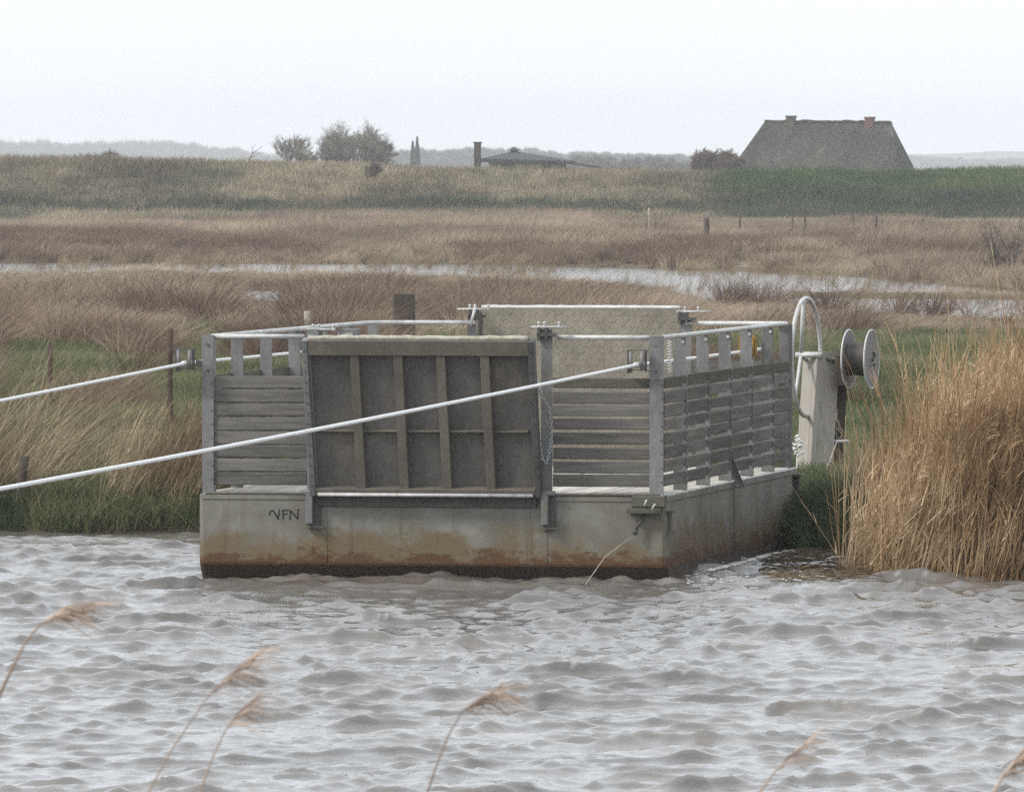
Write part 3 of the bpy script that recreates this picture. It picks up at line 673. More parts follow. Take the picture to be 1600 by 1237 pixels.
# distant hill as terrain
xs = np.linspace(-900, 900, 90); ys = np.array([5900, 6050, 6200, 6350, 6500.]); X, Y, f = grid(xs, ys)
pxs = CX + F * X / 6200
top = np.interp(pxs, [-600, 0, 500, 900, 1300, 1420, 1500, 1560, 1650, 2200], [236, 234, 240, 243, 243, 242, 239, 237, 239, 236]); hh = CAMZ + (HY - top) * 6200 / F
Z = hh * np.array([0, .8, 1, .8, 0])[np.searchsorted(ys, Y)] - .5 + 1.0 * vnoise(X * .06, Y * .01, 3)
tag(link_mesh('distant_hill', mesh_np('distant_hill', np.stack([X, Y, Z], 1), f, M['far_wood'], True, {'tint': np.full(len(X), .4)})), kind='structure')

# ------------------------------------------------------------------ thatched house
def house():
    Y = 760; s = Y / F; phi = math.radians(-16)
    ridge_l = at(1195, 190, Y); root = empty('thatched_house', (ridge_l.x, Y, .3), phi, 'long grey hipped roof farmhouse with two chimneys rising behind the dike', 'house')
    zr = ridge_l.z - .3; rl = 195 * s / math.cos(phi); w = 3.5; ze = zr - 4.6; hl = 2.5; hr_ = 1.52
    # extrapolated eaves lie hidden below the dike crest
    A = (-hl, -w, ze); B = (rl + hr_, -w, ze); C_ = (rl + hr_, w, ze); D_ = (-hl, w, ze); R1 = (0, 0, zr); R2 = (rl, 0, zr - .1)
    def face(p, q, a, b_, nu=24, nv=10):     # ruled patch p->q (eaves), a->b_ (ridge)
        m_ = MB(); p, q, a, b_ = map(Vector, (p, q, a, b_)); nrm = (q - p).cross(a - p).normalized(); vs = []
        for j in range(nv + 1):
            for i in range(nu + 1):
                u, v = i / nu, j / nv; P_ = (p.lerp(q, u)).lerp(a.lerp(b_, u), v) - Vector((0, 0, 1)) * 0
                edge_ = i in (0, nu) or j in (0, nv)
                vs.append(P_ + (Vector() if edge_ else nrm * random.uniform(-.03, .05)))
        fs = [(j * (nu + 1) + i, j * (nu + 1) + i + 1, (j + 1) * (nu + 1) + i + 1, (j + 1) * (nu + 1) + i) for j in range(nv) for i in range(nu)]
        return m_.add(vs, fs, True)
    rf = face(A, B, R1, R2).build('roof', M['thatch'], root)
    for nm, q in (('roof_hip', (B, C_, R2, R2)), ('roof_slope', (C_, D_, R2, R1)), ('roof_hip', (D_, A, R1, R1))): face(*q, 10, 8).build(nm, M['thatch'], rf)
    rdg = MB()
    pts = [Vector(R1).lerp(Vector(R2), i / 30) + Vector((0, 0, .04 + random.uniform(-.05, .05))) for i in range(31)]
    rdg.tube(pts, .12, 6).build('ridge_cap', M['thatch'], rf)
    MB().tube([Vector(R2), Vector(R2).lerp(Vector(B), .5), Vector(B)], .09, 5).build('hip_cap', M['thatch'], rf)
    MB().box(-hl + .5, rl + hr_ - .5, -w + .5, w - .5, -.3, ze).build('wall', M['brick'], root)
    for pxc, mt, top in ((1235.5, 'brown_brick', 181), (1357, 'brick', 183)):
        cx = (pxc - 1195) * s / math.cos(phi); z1 = CAMZ - (top - HY) * s - .3
        c = MB().box(cx - .33, cx + .33, -.33, .33, zr - .9, z1 - .12).build('chimney', M[mt], root); c['label'] = 'brown chimney' if mt == 'brown_brick' else 'red brick chimney'
        MB().box(cx - .38, cx + .38, -.38, .38, z1 - .16, z1).build('chimney_cap', M[mt], c)
house()
# ------------------------------------------------------------------ low building with cupola roof
def low_building():
    Y = 640; s = Y / F
    def p(px, py): v = at(px, py, Y); return v.x - ox, v.z
    ox = at(815, 250, Y).x; root = empty('low_building', (ox, Y, 0), 0, 'low building with a shallow grey roof and roof lantern showing above the dike', 'building')
    x0, ze = p(752, 248); x1, _ = p(884, 250); xa, za = p(803, 236); d_ = 3.6
    V = [(x0, -d_, ze), (x1 + .6, -d_, ze - .15), (x1 + .6, d_, ze - .15), (x0, d_, ze), (xa, 0, za)]
    base = [(v[0], v[1], ze - .25) for v in V[:4]]
    MB().add([Vector(v) for v in V + base], [(0, 1, 4), (1, 2, 4), (2, 3, 4), (3, 0, 4), (5, 6, 1, 0), (6, 7, 2, 1), (7, 8, 3, 2), (8, 5, 0, 3), (8, 7, 6, 5)]).build('roof', M['felt_roof'], root)
    xl, zl = p(794, 236.5); xr, zt = p(813, 231)
    ln = MB().box(xl + .15, xr - .15, -.45, .45, za - .3, zl + .05).build('roof_lantern', M['brown_brick'], root)
    c = (xl + xr) / 2
    MB().add([Vector(v) for v in ((xl - .1, -.6, zl + .05), (xr + .1, -.6, zl + .05), (xr + .1, .6, zl + .05), (xl - .1, .6, zl + .05), (c, 0, zt + .05))], [(0, 1, 4), (1, 2, 4), (2, 3, 4), (3, 0, 4), (3, 2, 1, 0)]).build('lantern_roof', M['felt_roof'], ln)
    MB().box(x0 + .5, x1, -d_ + .5, d_ - .5, .1, ze - .25).build('wall', M['pale_wall'], root)
    for a, b_ in ((771, 777), (779, 786), (788, 803), (848, 861)):
        xa_, _ = p(a, 0); xb, _ = p(b_, 0)
        w_ = MB().box(xa_, xb, -d_ + .44, -d_ + .54, ze - 1.2, ze - .32).build('window', M['dark_glass'], root)
        MB().box((xa_ + xb) / 2 - .03, (xa_ + xb) / 2 + .03, -d_ + .40, -d_ + .437, ze - 1.2, ze - .32).build('glazing_bar', M['pale_wall'], w_)
    xc0, zc = p(741, 222); xc1, _ = p(752, 222)
    ch = MB().box(xc0, xc1, -3.1, -2.5, .1, zc - .1).build('chimney', M['brown_brick'], root)
    MB().box(xc0 - .06, xc1 + .06, -3.16, -2.44, zc - .1, zc).build('chimney_cap', M['brown_brick'], ch)
    # lean-to running down to the right
    xa_, za_ = p(870, 250.5); xb, zb = p(940, 261)
    MB().add([Vector(v) for v in ((xa_, -5.5, za_), (xb, -5.5, zb), (xb, -1, zb), (xa_, -1, za_ + .1), (xa_, -5.5, za_ - .15), (xb, -5.5, zb - .12), (xb, -1, zb - .12), (xa_, -1, za_ - .1))], [(0, 1, 2, 3), (0, 4, 5, 1), (1, 5, 6, 2), (2, 6, 7, 3), (3, 7, 4, 0), (4, 7, 6, 5)]).build('lean_to_roof', M['felt_roof'], root)
    MB().box(xa_ + .3, xb - .9, -5.2, -1.3, .1, zb - .15).build('lean_to_wall', M['pale_wall'], root)
low_building()
b = at(44, 241, 1500)
# ------------------------------------------------------------------ posts standing in the marsh
def post(name, px, top, base, w, mat, label, z=.38, cat='post', group=None, lean=0, square=False, cap=None):
    g = ground_at(px, base, z); s = g.y / F; h = (base - top) * s; g.z = float(height(g.x, g.y))
    h = CAMZ - (top - HY) * s - g.z; r_ = w * s / 2; m_ = MB()
    n = 4 if square else 8; pts = []
    for k in range(6):
        u = k / 5; pts.append(Vector((lean * h * u + random.uniform(-.1, .1) * r_, random.uniform(-.1, .1) * r_, -.25 + (h + .25) * u)))
    if square: m_.cbox(-r_, r_, -r_ * .8, r_ * .8, -.25, h, r_ * .15, Matrix.Rotation(lean, 4, 'Y'))
    else: m_.tube(pts, [r_ * random.uniform(.9, 1.08) for _ in pts], n)
    o = m_.build(name, mat, None, g); return tag(o, label, cat, group)
post('fence_post', 266, 513, 694, 9, M['rust_post'], 'tall thin brown fence post left of the ferry corner', .36)
post('fence_post', 78, 535, 640, 8, M['rust_post'], 'thin brown fence post among tussocks near the left edge', .38)
post('old_stump', 24, 712, 770, 15, M['old_post'], 'short dark rotten stump in the straw at the far left', .33, lean=.15)
post('mooring_post', 631, 459, 556, 35, M['old_post'], 'broad dark square timber post standing behind the ferry', .38, square=True)
post('marsh_stake', 481, 486, 560, 11, M['pale_post'], 'short pale split stake behind the left rail of the ferry', .38)
for px_, t_, b_, w_, mt, lb in ((1014, 325, 358, 2.6, 'pale_post', 'pale thin stake in the far marsh, first from the left'), (1104, 340, 362, 9, 'old_post', 'stout dark gatepost stub in the far marsh'), (1156, 333, 352, 3, 'old_post', 'short dark stake right of the stout stub'),
                            (1238, 337, 358, 3, 'old_post', 'dark stake in the far marsh below the left part of the thatched roof'), (1258, 333, 360, 2.8, 'old_post', 'grey stake in the far marsh below the thatched roof'), (1333, 334, 356, 2.8, 'old_post', 'lone grey stake below the right chimney'),
                            (1369, 337, 364, 3.4, 'old_post', 'taller dark stake of the close pair in the far marsh'), (1378, 343, 360, 2.8, 'old_post', 'shorter dark stake of the close pair in the far marsh'), (1442, 342, 362, 2.2, 'old_post', 'faint thin stake in the far marsh right of the pair')):
    post('fence_stake', px_, t_, b_ + 8, w_, M[mt], lb, .4, 'stake', 'old fence stakes across the far marsh')
post('short_post', 1598, 541, 600, 9, M['old_post'], 'short dark post cut off by the right edge of the photo', .38)

# ================================================================== THE FERRY
W, L, TH = 3.741, 6.849, .178; DK = .668
X0, D0 = -2.471, 75.707
ud = Vector((math.cos(TH), -math.sin(TH), 0)); vd = Vector((math.sin(TH), math.cos(TH), 0))
org = Vector((X0, D0, 0)) + ud * W / 2 + vd * L / 2
ferry = empty('cable_ferry', org, -TH, 'grey steel cable ferry with slatted sides and raised ramps moored at the bank', 'ferry')
OFF = Vector((-W / 2, -L / 2, 0))
def world(u, v, z): return Vector((X0, D0, z)) + ud * u + vd * v
def fb(mb, name, mat, parent=ferry, **k):            # ferry parts are modelled from the front left corner
    o = mb.build(name, mat, parent)
    if parent is ferry: o.location = OFF
    if k.get('label'): o['label'] = k['label']
    return o
def zf(py): return DK + (772 - py) / 198.0
def uf(px): return (px - 308) / 197.3
# hull
c = .035; prof = [(0, DK - .012), (0, .106), (.42, -.35), (L - .42, -.35), (L, .106), (L, DK - .012)]
hb = MB(); nseg = 18
def outline(z, v0, v1, ch): return [(ch, v0), (W - ch, v0), (W, v0 + ch), (W, v1 - ch), (W - ch, v1), (ch, v1), (0, v1 - ch), (0, v0 + ch)]
rings = []
for z, v0, v1, ch in ((DK - .012, .006, L - .006, c * .8), (DK - .03, 0, L, c), (.125, 0, L, c), (.106, .006, L - .006, c), (-.35, .42, L - .42, c)):
    rings.append([(u, v, z) for u, v in outline(z, v0, v1, ch)])
vs = [p for rg in rings for p in rg]; fs = []
for k in range(len(rings) - 1):
    for i in range(8): fs.append((k * 8 + i, (k + 1) * 8 + i, (k + 1) * 8 + (i + 1) % 8, k * 8 + (i + 1) % 8))
fs += [tuple(range(8)), tuple(reversed(range(32, 40)))]
hull = fb(hb.add([Vector(v) for v in vs], [tuple(reversed(f_)) for f_ in fs]), 'hull', M['hull'])
# weld seams and a rubbing strip along the top edge
for nm, a in (('top_strip', (.02, W - .02, -.008, -.001)),):
    fb(MB().cbox(a[0], a[1], a[2], a[3], DK - .05, DK - .014, .002).cbox(W + .001, W + .009, .03, L - .03, DK - .05, DK - .010, .002), nm, M['hull'])
for u_ in (1.02, 2.78):
    fb(MB().box(u_, u_ + .012, -.005, -.0005, .13, DK - .052), 'weld_seam', M['hull'])
fb(MB().box(W + .0005, W + .006, 3.4, 3.412, .13, DK - .052), 'weld_seam', M['hull'])
# deck planks run fore and aft
npk = 30; pw = (W - .06) / npk; pk = MB().cbox(.002, pw - .006, .01, L - .01, 0, .016, .003).mesh('deck_plank'); pk.materials.append(M['deck'])
dk = fb(MB().box(.05, W - .05, .05, L - .05, DK - .03, DK - .0125), 'deck', M['galv_dark'])
for i in range(npk):
    link_mesh('deck_plank', pk, dk, (.03 + i * pw, 0, DK - .0118 + random.uniform(0, .003)))
fb(MB().tube([(.05, -.004, DK), (W - .05, -.004, DK)], .011, 6), 'deck_edge', M['ramp_rib'])
fb(MB().tube([(W + .002, .05, DK), (W + .002, L - .05, DK)], .010, 6), 'deck_edge', M['rail'])  # side deck lip; its lit edge line is put into the pale colour
RZ = zf(528); BT = zf(590); PB = DK + .004; nb = 8; pitch = (BT - zf(762)) / nb
# rails: one bent pipe per corner
rr_ = .019
def rail(pts): return fb(MB().tube(pts, rr_, 10), 'rail', M['rail'])
vi = .07
def bend(a, b_, c_, r0=.10, n=5):
    a, b_, c_ = Vector(a), Vector(b_), Vector(c_); p0 = b_ + (a - b_).normalized() * r0; p1 = b_ + (c_ - b_).normalized() * r0
    return [a] + [p0.lerp(b_, t / n).lerp(b_.lerp(p1, t / n), t / n) for t in range(n + 1)] + [c_]
UL, UR = .09, W - .06
rail([Vector(p) for p in ((.09, vi, RZ), (.84, vi, RZ))]); rail([(2.86, vi, RZ), (UR, vi, RZ)])
rail([(UL, vi, RZ), (UL, 2.2, RZ)] + bend((UL, 2.3, RZ), (UL, L - .12, RZ), (.98, L - .12, RZ), .45)[1:])
rail([(UR, vi, RZ)] + bend((UR, 1, RZ), (UR, L - .08, RZ), (2.80, L - .08, RZ), .12))
# corner and ramp posts
def flat_post(u0, u1, v0, v1, z1, mat='galv', z0=PB):
    return fb(MB().cbox(u0, u1, v0, v1, z0, z1, .003), 'post', M[mat])
bolt = MB().tube([(0, -.012, 0), (0, 0, 0)], .011, 6, False).mesh('bolt'); bolt.materials.append(M['galv_dark'])
def bolts(parent, pts, off=None):
    for p in pts: link_mesh('bolt', bolt, parent, p)
for (a, b_) in ((.025, .118), (3.60, 3.712)):
    pst = flat_post(a, b_, .012, .026, RZ + .012)
    m_ = (a + b_) / 2; e = b_ - .008
    bolts(pst, [(m_, .012, zf(541)), (m_, .012, zf(581))]); 
    sb = MB()
    for k in range(nb): sb.tube([(e - .005, .006, BT - (k + .5) * pitch), (e - .005, .012, BT - (k + .5) * pitch)], .007, 5)
    o = sb.build('rivets', M['galv_dark'], pst); o['kind'] = 'stuff'
    fb(MB().cbox(b_ - .012 if a < 1 else a, b_ if a < 1 else a + .012, .028, .11, PB, RZ + .005, .002), 'post_flange', M['galv'])
    if a > 1: fb(MB().cbox(a + .004, b_ + .004, .000, .010, zf(593), RZ + .016, .002), 'post_plate', M['galv'])
flat_post(.862, .955, .03, .044, RZ + .06); flat_post(2.735, 2.826, .03, .044, RZ + .065)
fb(MB().cbox(.862, .874, .046, .15, PB, RZ + .05, .002), 'post_flange', M['galv']); fb(MB().cbox(2.735, 2.747, .046, .15, PB, RZ + .05, .002), 'post_flange', M['galv'])
flat_post(.03, .12, L - .05, L - .036, RZ); flat_post(3.60, 3.70, L - .05, L - .036, RZ); flat_post(.90, .98, L - .07, L - .056, RZ + .05); flat_post(2.76, 2.85, L - .07, L - .056, RZ + .05)
fb(MB().cbox(3.702, 3.714, L - .20, L - .04, PB, RZ - .01, .002), 'post', M['galv_dark'], label='dark rear corner post')
# side posts: flat bars standing across the side
PV = [1.10, 2.25, 3.40, 4.55, 5.70]
for v in PV:
    for side in (0, 1):
        u1 = W - .028 if side else .128; u0 = u1 - .10
        p = fb(MB().cbox(u0, u1, v, v + .012, PB, RZ - .015, .002), 'side_post', M['galv'])
        if side:
            MB().cbox(u1 - .004, u1 + .012, v - .003, v + .018, PB, BT + .05, .002).build('post_edge', M['galv'], p)
            sb = MB()
            for k in range(nb * 2): sb.tube([(u1 + .012, v + .008, BT - .03 - k * pitch / 2), (u1 + .017, v + .008, BT - .03 - k * pitch / 2)], .006, 5)
            sb.build('rivets', M['galv_dark'], p)['kind'] = 'stuff'
            MB().tube([(u1 - .02, v - .002, RZ - .05), (u1 - .02, v - .016, RZ - .05)], .014, 6).build('bolt', M['rail'], p)
# slat boards
def boards(n, length, along, parentname, place, gaps, skip=()):
    pass
def slat_panel(name, u0, u1, v, label=None, lastgap=.03, gap=.022):
    p = empty(name); p.parent = ferry; p.location = OFF
    if label: p['label'] = label
    for k in range(nb):
        g_ = gap * random.uniform(.6, 1.3); z1 = BT - k * pitch; z0 = z1 - pitch + (g_ if k < nb - 1 else .01)
        mb_ = MB().cbox(u0, u1, v, v + .028, z0, z1, .006)
        o = mb_.build('board', M['wood_mossy'] if k == 0 and 'right' in (label or '') else M['wood'], p); o.rotation_euler = (0, random.uniform(-.003, .003), 0)
    return p
slat_panel('front_slat_panel', .12, .858, .034, 'left front panel of grey boards', gap=.010)
slat_panel('front_slat_panel', 2.83, 3.598, .034, 'right front panel of grey boards', gap=.024)
slat_panel('rear_slat_panel', .12, .895, L - .10); slat_panel('rear_slat_panel', 2.86, 3.598, L - .10)
PVS = [.05] + PV + [L - .10]
for side in (0, 1):
    p = empty('side_slat_panel'); p.parent = ferry; p.location = OFF; p['label'] = 'right side of grey boards in six bays' if side else 'left side of grey boards seen from inside'
    u = W - .052 if side else .012
    for i in range(6):
        for k in range(nb):
            z1 = BT - k * pitch + random.uniform(-.003, .003); z0 = z1 - pitch + .019 * random.uniform(.5, 1.7)
            notch = .07                                # boards are cut short on a spacer at the far post of each bay
            va, vb = PVS[i] + .016, PVS[i + 1] - .003
            mb_ = MB().cbox(u, u + .024, va, vb, z0, z1, .004) if not (side and random.random() < .75) else MB().cbox(u, u + .024, va, vb - .15, z0, z1, .004).cbox(u, u + .024, vb - .15, vb, z0 + .030, z1 - .002, .003)
            mb_.build('board', M['wood_mossy'] if k == 0 else M['wood'], p)
            if side and False: pass
# kick plate feet and gusset
fb(MB().add([Vector(v) for v in ((W - .016, 3.40, DK + .22), (W - .016, 3.40, DK), (W + .09, 3.40, DK - .05), (W - .016, 3.415, DK + .22), (W - .016, 3.415, DK), (W + .09, 3.415, DK - .05))], [(0, 1, 2), (5, 4, 3), (0, 3, 4, 1), (1, 4, 5, 2), (2, 5, 3, 0)]), 'gusset', M['galv_dark'])
for v in PV:
    fb(MB().cbox(W - .12, W - .01, v - .02, v + .03, DK + .004, DK + .010, .002), 'post_foot', M['galv_dark'])

# ramps -----------------------------------------------------------------
def ramp_front():
    p = empty('front_ramp', (OFF.x, OFF.y - .03, DK + .01)); p.parent = ferry; p.rotation_euler = (math.radians(15.5), 0, 0); p['label'] = 'raised front ramp with its ribbed underside facing out'
    H = 1.275; u0, u1 = .965, 2.712
    MB().cbox(u0, u1, -.006, .006, .04, H, .002).build('ramp_plate', M['ramp_plate'], p)
    for u in (.365, .71, 1.05, 1.40):
        MB().cbox(u0 + u - .036, u0 + u + .036, -.075, -.007, .06, H - .13, .004).build('rib', M['ramp_rib'], p)
    MB().cbox(u0, u1, -.085, -.007, H - .13, H - .004, .006).build('top_beam', M['ramp_rib'], p)
    us = [0, .365, .71, 1.05, 1.40, u1 - u0]
    for a, b_ in zip(us[:-1], us[1:]):
        MB().cbox(u0 + a + .037, u0 + b_ - .037, -.050, -.007, .512, .524, .002).cbox(u0 + a + .037, u0 + b_ - .037, -.018, -.0072, .49, .511, .002).build('cross_rib', M['ramp_rib'], p)
    MB().cbox(u0 + .001, u1 - .001, -.09, -.007, .0, .058, .004).build('bottom_beam', M['ramp_rib'], p)
    MB().tube([(u0 + i * (u1 - u0) / 40, -.045 + random.uniform(-.006, .006), H + .006 + random.uniform(-.004, .004)) for i in range(41)], [random.uniform(.019, .024) for _ in range(41)], 8).build('lichen_edge', M['ramp_edge'], p)
    for u in (u0 - .05, u1 + .002):
        e = MB().cbox(u, u + .046, -.09, .012, .0, H - .01, .004).build('ramp_edge_bar', M['galv_dark'] if u > 2 else M['galv'], p)
        sb = MB()
        for k in range(14): sb.tube([(u + .023, -.096, .08 + k * .085), (u + .023, -.0905, .08 + k * .085)], .007, 5)
        sb.build('rivets', M['galv_dark'], e)['kind'] = 'stuff'
ramp_front()
fb(MB().cbox(.99, 2.70, -.135, -.02, DK - .012, DK + .004, .003).tube([(.985, -.13, DK - .004), (2.70, -.13, DK - .004)], .014, 8), 'hinge_bar', M['rail'])
fb(MB().cbox(.98, 2.71, -.03, -.002, DK - .10, DK - .015, .003), 'hinge_rail', M['galv_dark'])
for u in (.905, 2.785):
    hg = fb(MB().cbox(u - .028, u + .028, -.10, -.04, zf(818), zf(768), .004), 'hinge_bracket', M['galv'])
    MB().cbox(u - .035, u + .075, -.036, -.0095, zf(826), zf(766), .004).build('rubber_pad', M['galv_dark'], hg)
    MB().tube([(u - .07, -.07, DK + .012), (u + .08, -.07, DK + .012)], .022, 8).build('hinge_pin', M['galv'], hg)
    MB().cbox(u - .032, u + .10, -.045, -.037, zf(826), zf(822), .002).build('bracket_foot', M['ramp_rib'], hg)

def ramp_rear():
    p = empty('rear_ramp', (OFF.x, OFF.y + L + .02, DK)); p.parent = ferry; p.rotation_euler = (math.radians(-2), 0, 0); p['label'] = 'raised rear ramp showing its tread plate side'
    H = 1.36; u0, u1 = 1.0, 2.735
    MB().cbox(u0, u1, -.004, .008, .0, H, .002).build('ramp_plate', M['tread'], p)
    # raised tread bars in a chequer pattern
    tb = MB(); nx_, nz_ = 32, 25
    for i in range(nx_):
        for j in range(nz_):
            cx_ = u0 + .03 + i * (u1 - u0 - .06) / (nx_ - 1); cz = .03 + j * (H - .08) / (nz_ - 1); s_ = 1 if (i + j) % 2 else -1
            Mx = Matrix.Translation((cx_, -.0045, cz)) @ Matrix.Rotation(s_ * .785, 4, 'Y'); tb.box(-.024, .024, -.0022, 0, -.006, .006, Mx)
    o = tb.build('tread_bars', M['tread_bar'], p); o['kind'] = 'stuff'
    for u in (.28, .57, .86, 1.15, 1.44): MB().cbox(u0 + u - .03, u0 + u + .03, .009, .07, .05, H - .05, .003).build('rib', M['ramp_rib'], p)
    MB().tube([(u0 + i * (u1 - u0) / 30, .02, H + random.uniform(-.002, .003)) for i in range(31)], .021, 8).build('ramp_lip', M['rail'], p)
    for u in (u0 - .03, u1 + .002): MB().cbox(u, u + .028, -.02, .05, 0, H - .04, .003).build('ramp_edge_bar', M['galv_dark'], p)
ramp_rear()
# latches: bolt rod on a bracket, with handle stubs
def latch(u0, u1, v, z, ub, flip=1):
    p = empty('latch', OFF); p.parent = ferry
    MB().tube([(u0, v, z), (u1, v, z)], .008, 8).build('latch_rod', M['rail'], p)
    MB().cbox(ub - .012, ub + .012, v - .02, v + .05, z - .11, z - .004, .002).cbox(ub + .05, ub + .07, v - .02, v + .05, z - .09, z - .004, .002).cbox(ub - .012, ub + .13, v - .02, v + .05, z - .075, z - .05, .002).build('latch_bracket', M['galv_dark'], p)
    for k, q in enumerate((.0, .045, .16)):
        MB().tube([(ub + q * flip, v, z - .015), (ub + q * flip, v, z + .026)], .009, 8).tube([(ub + q * flip, v, z + .024), (ub + q * flip, v, z + .042)], [.014, .010], 8).build('stub', M['rail'], p)
    return p
latch(2.66, 2.935, .0, RZ + .082, 2.725); latch(.85, 1.08, .10, RZ + .055, .90)
latch(.82, 1.07, L - .10, RZ + .115, .93); latch(2.72, 3.02, L - .10, RZ + .10, 2.75)
fb(MB().tube([(.99, L - .16, RZ + .14), (.95, L - .17, RZ - .02)], .013, 8), 'latch_lever', M['rail'])
# wire guides with upright rollers
def wire_guide(u, v, z, nm='wire_guide', lab=None, parent=ferry):
    p = empty(nm, OFF + Vector((u, v, z))); p.parent = parent
    if lab: p['label'] = lab
    fr = MB()
    for s_ in (-1, 1): fr.cbox(s_ * .068 - .006, s_ * .068 + .006, -.03, .03, -.07, .075, .002)
    fr.cbox(-.074, .074, -.028, .028, .0755, .083, .002).cbox(-.074, .074, -.028, .028, -.078, -.0705, .002).build('guide_frame', M['galv_dark'], p)
    for s_ in (-1, 1):
        MB().tube([(s_ * .045, -.036, -.068), (s_ * .045, -.036, .072)], .015, 10).build('roller', M['disc'], p)
    MB().tube([(-.024, -.02, -.036), (.024, -.02, -.036)], .024, 10).build('roller', M['rail'], p)
    MB().cbox(-.08, -.064, -.02, .14, -.10, -.0785, .002).cbox(.064, .14 if u > 1 else .12, -.012, .012, -.085, -.0785, .002).build('guide_arm', M['galv_dark'], p)
    return p
UC_L, UC_R = -.085, 3.515; CZ = 1.69
wire_guide(UC_L, -.12, CZ + .035, lab='left wire guide with upright rollers'); wire_guide(UC_R, -.06, CZ + .035, lab='right wire guide with upright rollers')
fb(MB().cbox(-.03, .022, .03, .05, CZ - .03, CZ + .02, .002), 'guide_bar', M['galv_dark'])
wire_guide(UC_L, L - .1, CZ + .01); 
yg = wire_guide(UC_R, 5.6, CZ + .03, lab='yellow painted rear wire guide')
for ch in yg.children: ch.data.materials[0] = M['yellow'] if ch.name.startswith('roller') or ch.name.startswith('guide_frame') else ch.data.materials[0]
MB().cbox(-.05, .06, .04, .06, -.08, .10, .004).build('guide_plate', M['yellow'], yg)
# wires
def wire(name, u, pts_extra, label):
    pts = [world(u, L - .05, CZ), world(u, 3.2, CZ - .004), world(u, -.05, CZ)] + pts_extra
    o = MB().tube(pts, .0135, 8).build(name, M['white_rope']); return tag(o, label, 'cable', 'ferry guide wires')
def run(u, z54, tpass):
    out_ = []
    a = (z54 - CZ) / tpass; 
    for k in range(1, 25):
        t = 46 * k / 24; z = CZ + a * t + .00012 * t * (t - tpass); p = world(u, -.05 - t, z); p.z = max(p.z, .2); out_.append(p)
    return out_
wire('guide_wire', UC_R, run(UC_R, 1.447, 21.9), 'white guide wire crossing in front of the raised ramp to the right roller')
wire('guide_wire', UC_L, run(UC_L, 1.55, 6.4 * 1.0), 'white guide wire running to the left corner of the ferry')
# springs and chain
def helix(p, q, R_, turns, wr_, n=10):
    p, q = Vector(p), Vector(q); t = (q - p).normalized(); a = t.orthogonal().normalized(); b_ = t.cross(a)
    return [p.lerp(q, k / (turns * n)) + (a * math.cos(2 * math.pi * k / n) + b_ * math.sin(2 * math.pi * k / n)) * R_ for k in range(turns * n + 1)]
fb(MB().tube(helix((3.755, .02, zf(532)), (3.755, .02, zf(581)), .016, 11, 0), .0045, 5), 'spring', M['rail'])
fb(MB().tube(helix((2.70, -.34 + .10, zf(575)), (2.775, -.22, zf(613)), .020, 8, 0), .0055, 5), 'spring', M['chain'])
chn = empty('chain', OFF); chn.parent = ferry; chn['label'] = 'chain hanging from the front ramp post'
lk = MB().tube([Vector((math.cos(a) * .010, 0, math.sin(a) * .017)) for a in [2 * math.pi * k / 10 for k in range(11)]], .0035, 5, caps=False).mesh('chain_link'); lk.materials.append(M['chain'])
path = [Vector((2.775, -.21, zf(613))), Vector((2.82, -.10, zf(635))), Vector((2.838, -.06, zf(660))), Vector((2.835, -.05, zf(690))), Vector((2.80, -.06, zf(722))), Vector((2.77, -.07, zf(718))), Vector((2.745, -.08, zf(690))), Vector((2.73, -.12, zf(650)))]
def resample(P, step):
    out_ = []; acc = 0
    for a, b_ in zip(P[:-1], P[1:]):
        Ls = (b_ - a).length; t = acc
        while t < Ls: out_.append((a.lerp(b_, t / Ls), (b_ - a).normalized())); t += step
        acc = t - Ls
    return out_
for i, (p_, d_) in enumerate(resample(path, .026)):
    o = link_mesh('chain_link', lk, chn, p_); o.rotation_mode = 'QUATERNION'
    q = d_.to_track_quat('Z', 'X'); o.rotation_quaternion = q @ Euler((0, 0, (i % 2) * 1.571)).to_quaternion()
# bumper block, shackle, bow line and hull fittings
bm_ = fb(MB().cbox(3.44, 3.71, -.10, -.009, zf(800), zf(791), .004).cbox(3.48, 3.735, -.085, -.009, zf(790.5), zf(772), .01), 'fairlead_block', M['wood_mossy'])
MB().tube([(3.58, -.11, zf(788)), (3.60, -.12, zf(778))], .007, 6).tube([(3.64, -.12, zf(793)), (3.67, -.13, zf(784))], .007, 6).build('pin', M['rail'], bm_)
MB().tube([(3.57, -.03, zf(799)), (3.54, -.05, zf(812)), (3.50, -.06, zf(826))], .013, 6).tube([(3.505, -.06, zf(824)), (3.495, -.065, zf(832))], .022, 8).build('shackle', M['galv_dark'], bm_)
tag(MB().tube([world(3.50, -.06, zf(832)), world(3.31, -.35, .2), world(3.14, -.65, -.1)], .0035, 5).build('bow_line', M['concrete']), 'thin line hanging from the front right block of the ferry into the water', 'rope')
fb(MB().cbox(W + .002, W + .03, .03, .055, zf(826), zf(798), .003).cbox(W + .002, W + .05, .02, .07, zf(833), zf(825), .003).cbox(W + .001, W + .05, .01, .08, zf(799), zf(796), .002), 'side_lug', M['galv_dark'])
fb(MB().cbox(W + .002, W + .05, L - .18, L - .13, .36, .60, .003).cbox(W + .001, W + .07, L - .22, L - .08, .60, .62, .002), 'side_lug', M['galv_dark'])
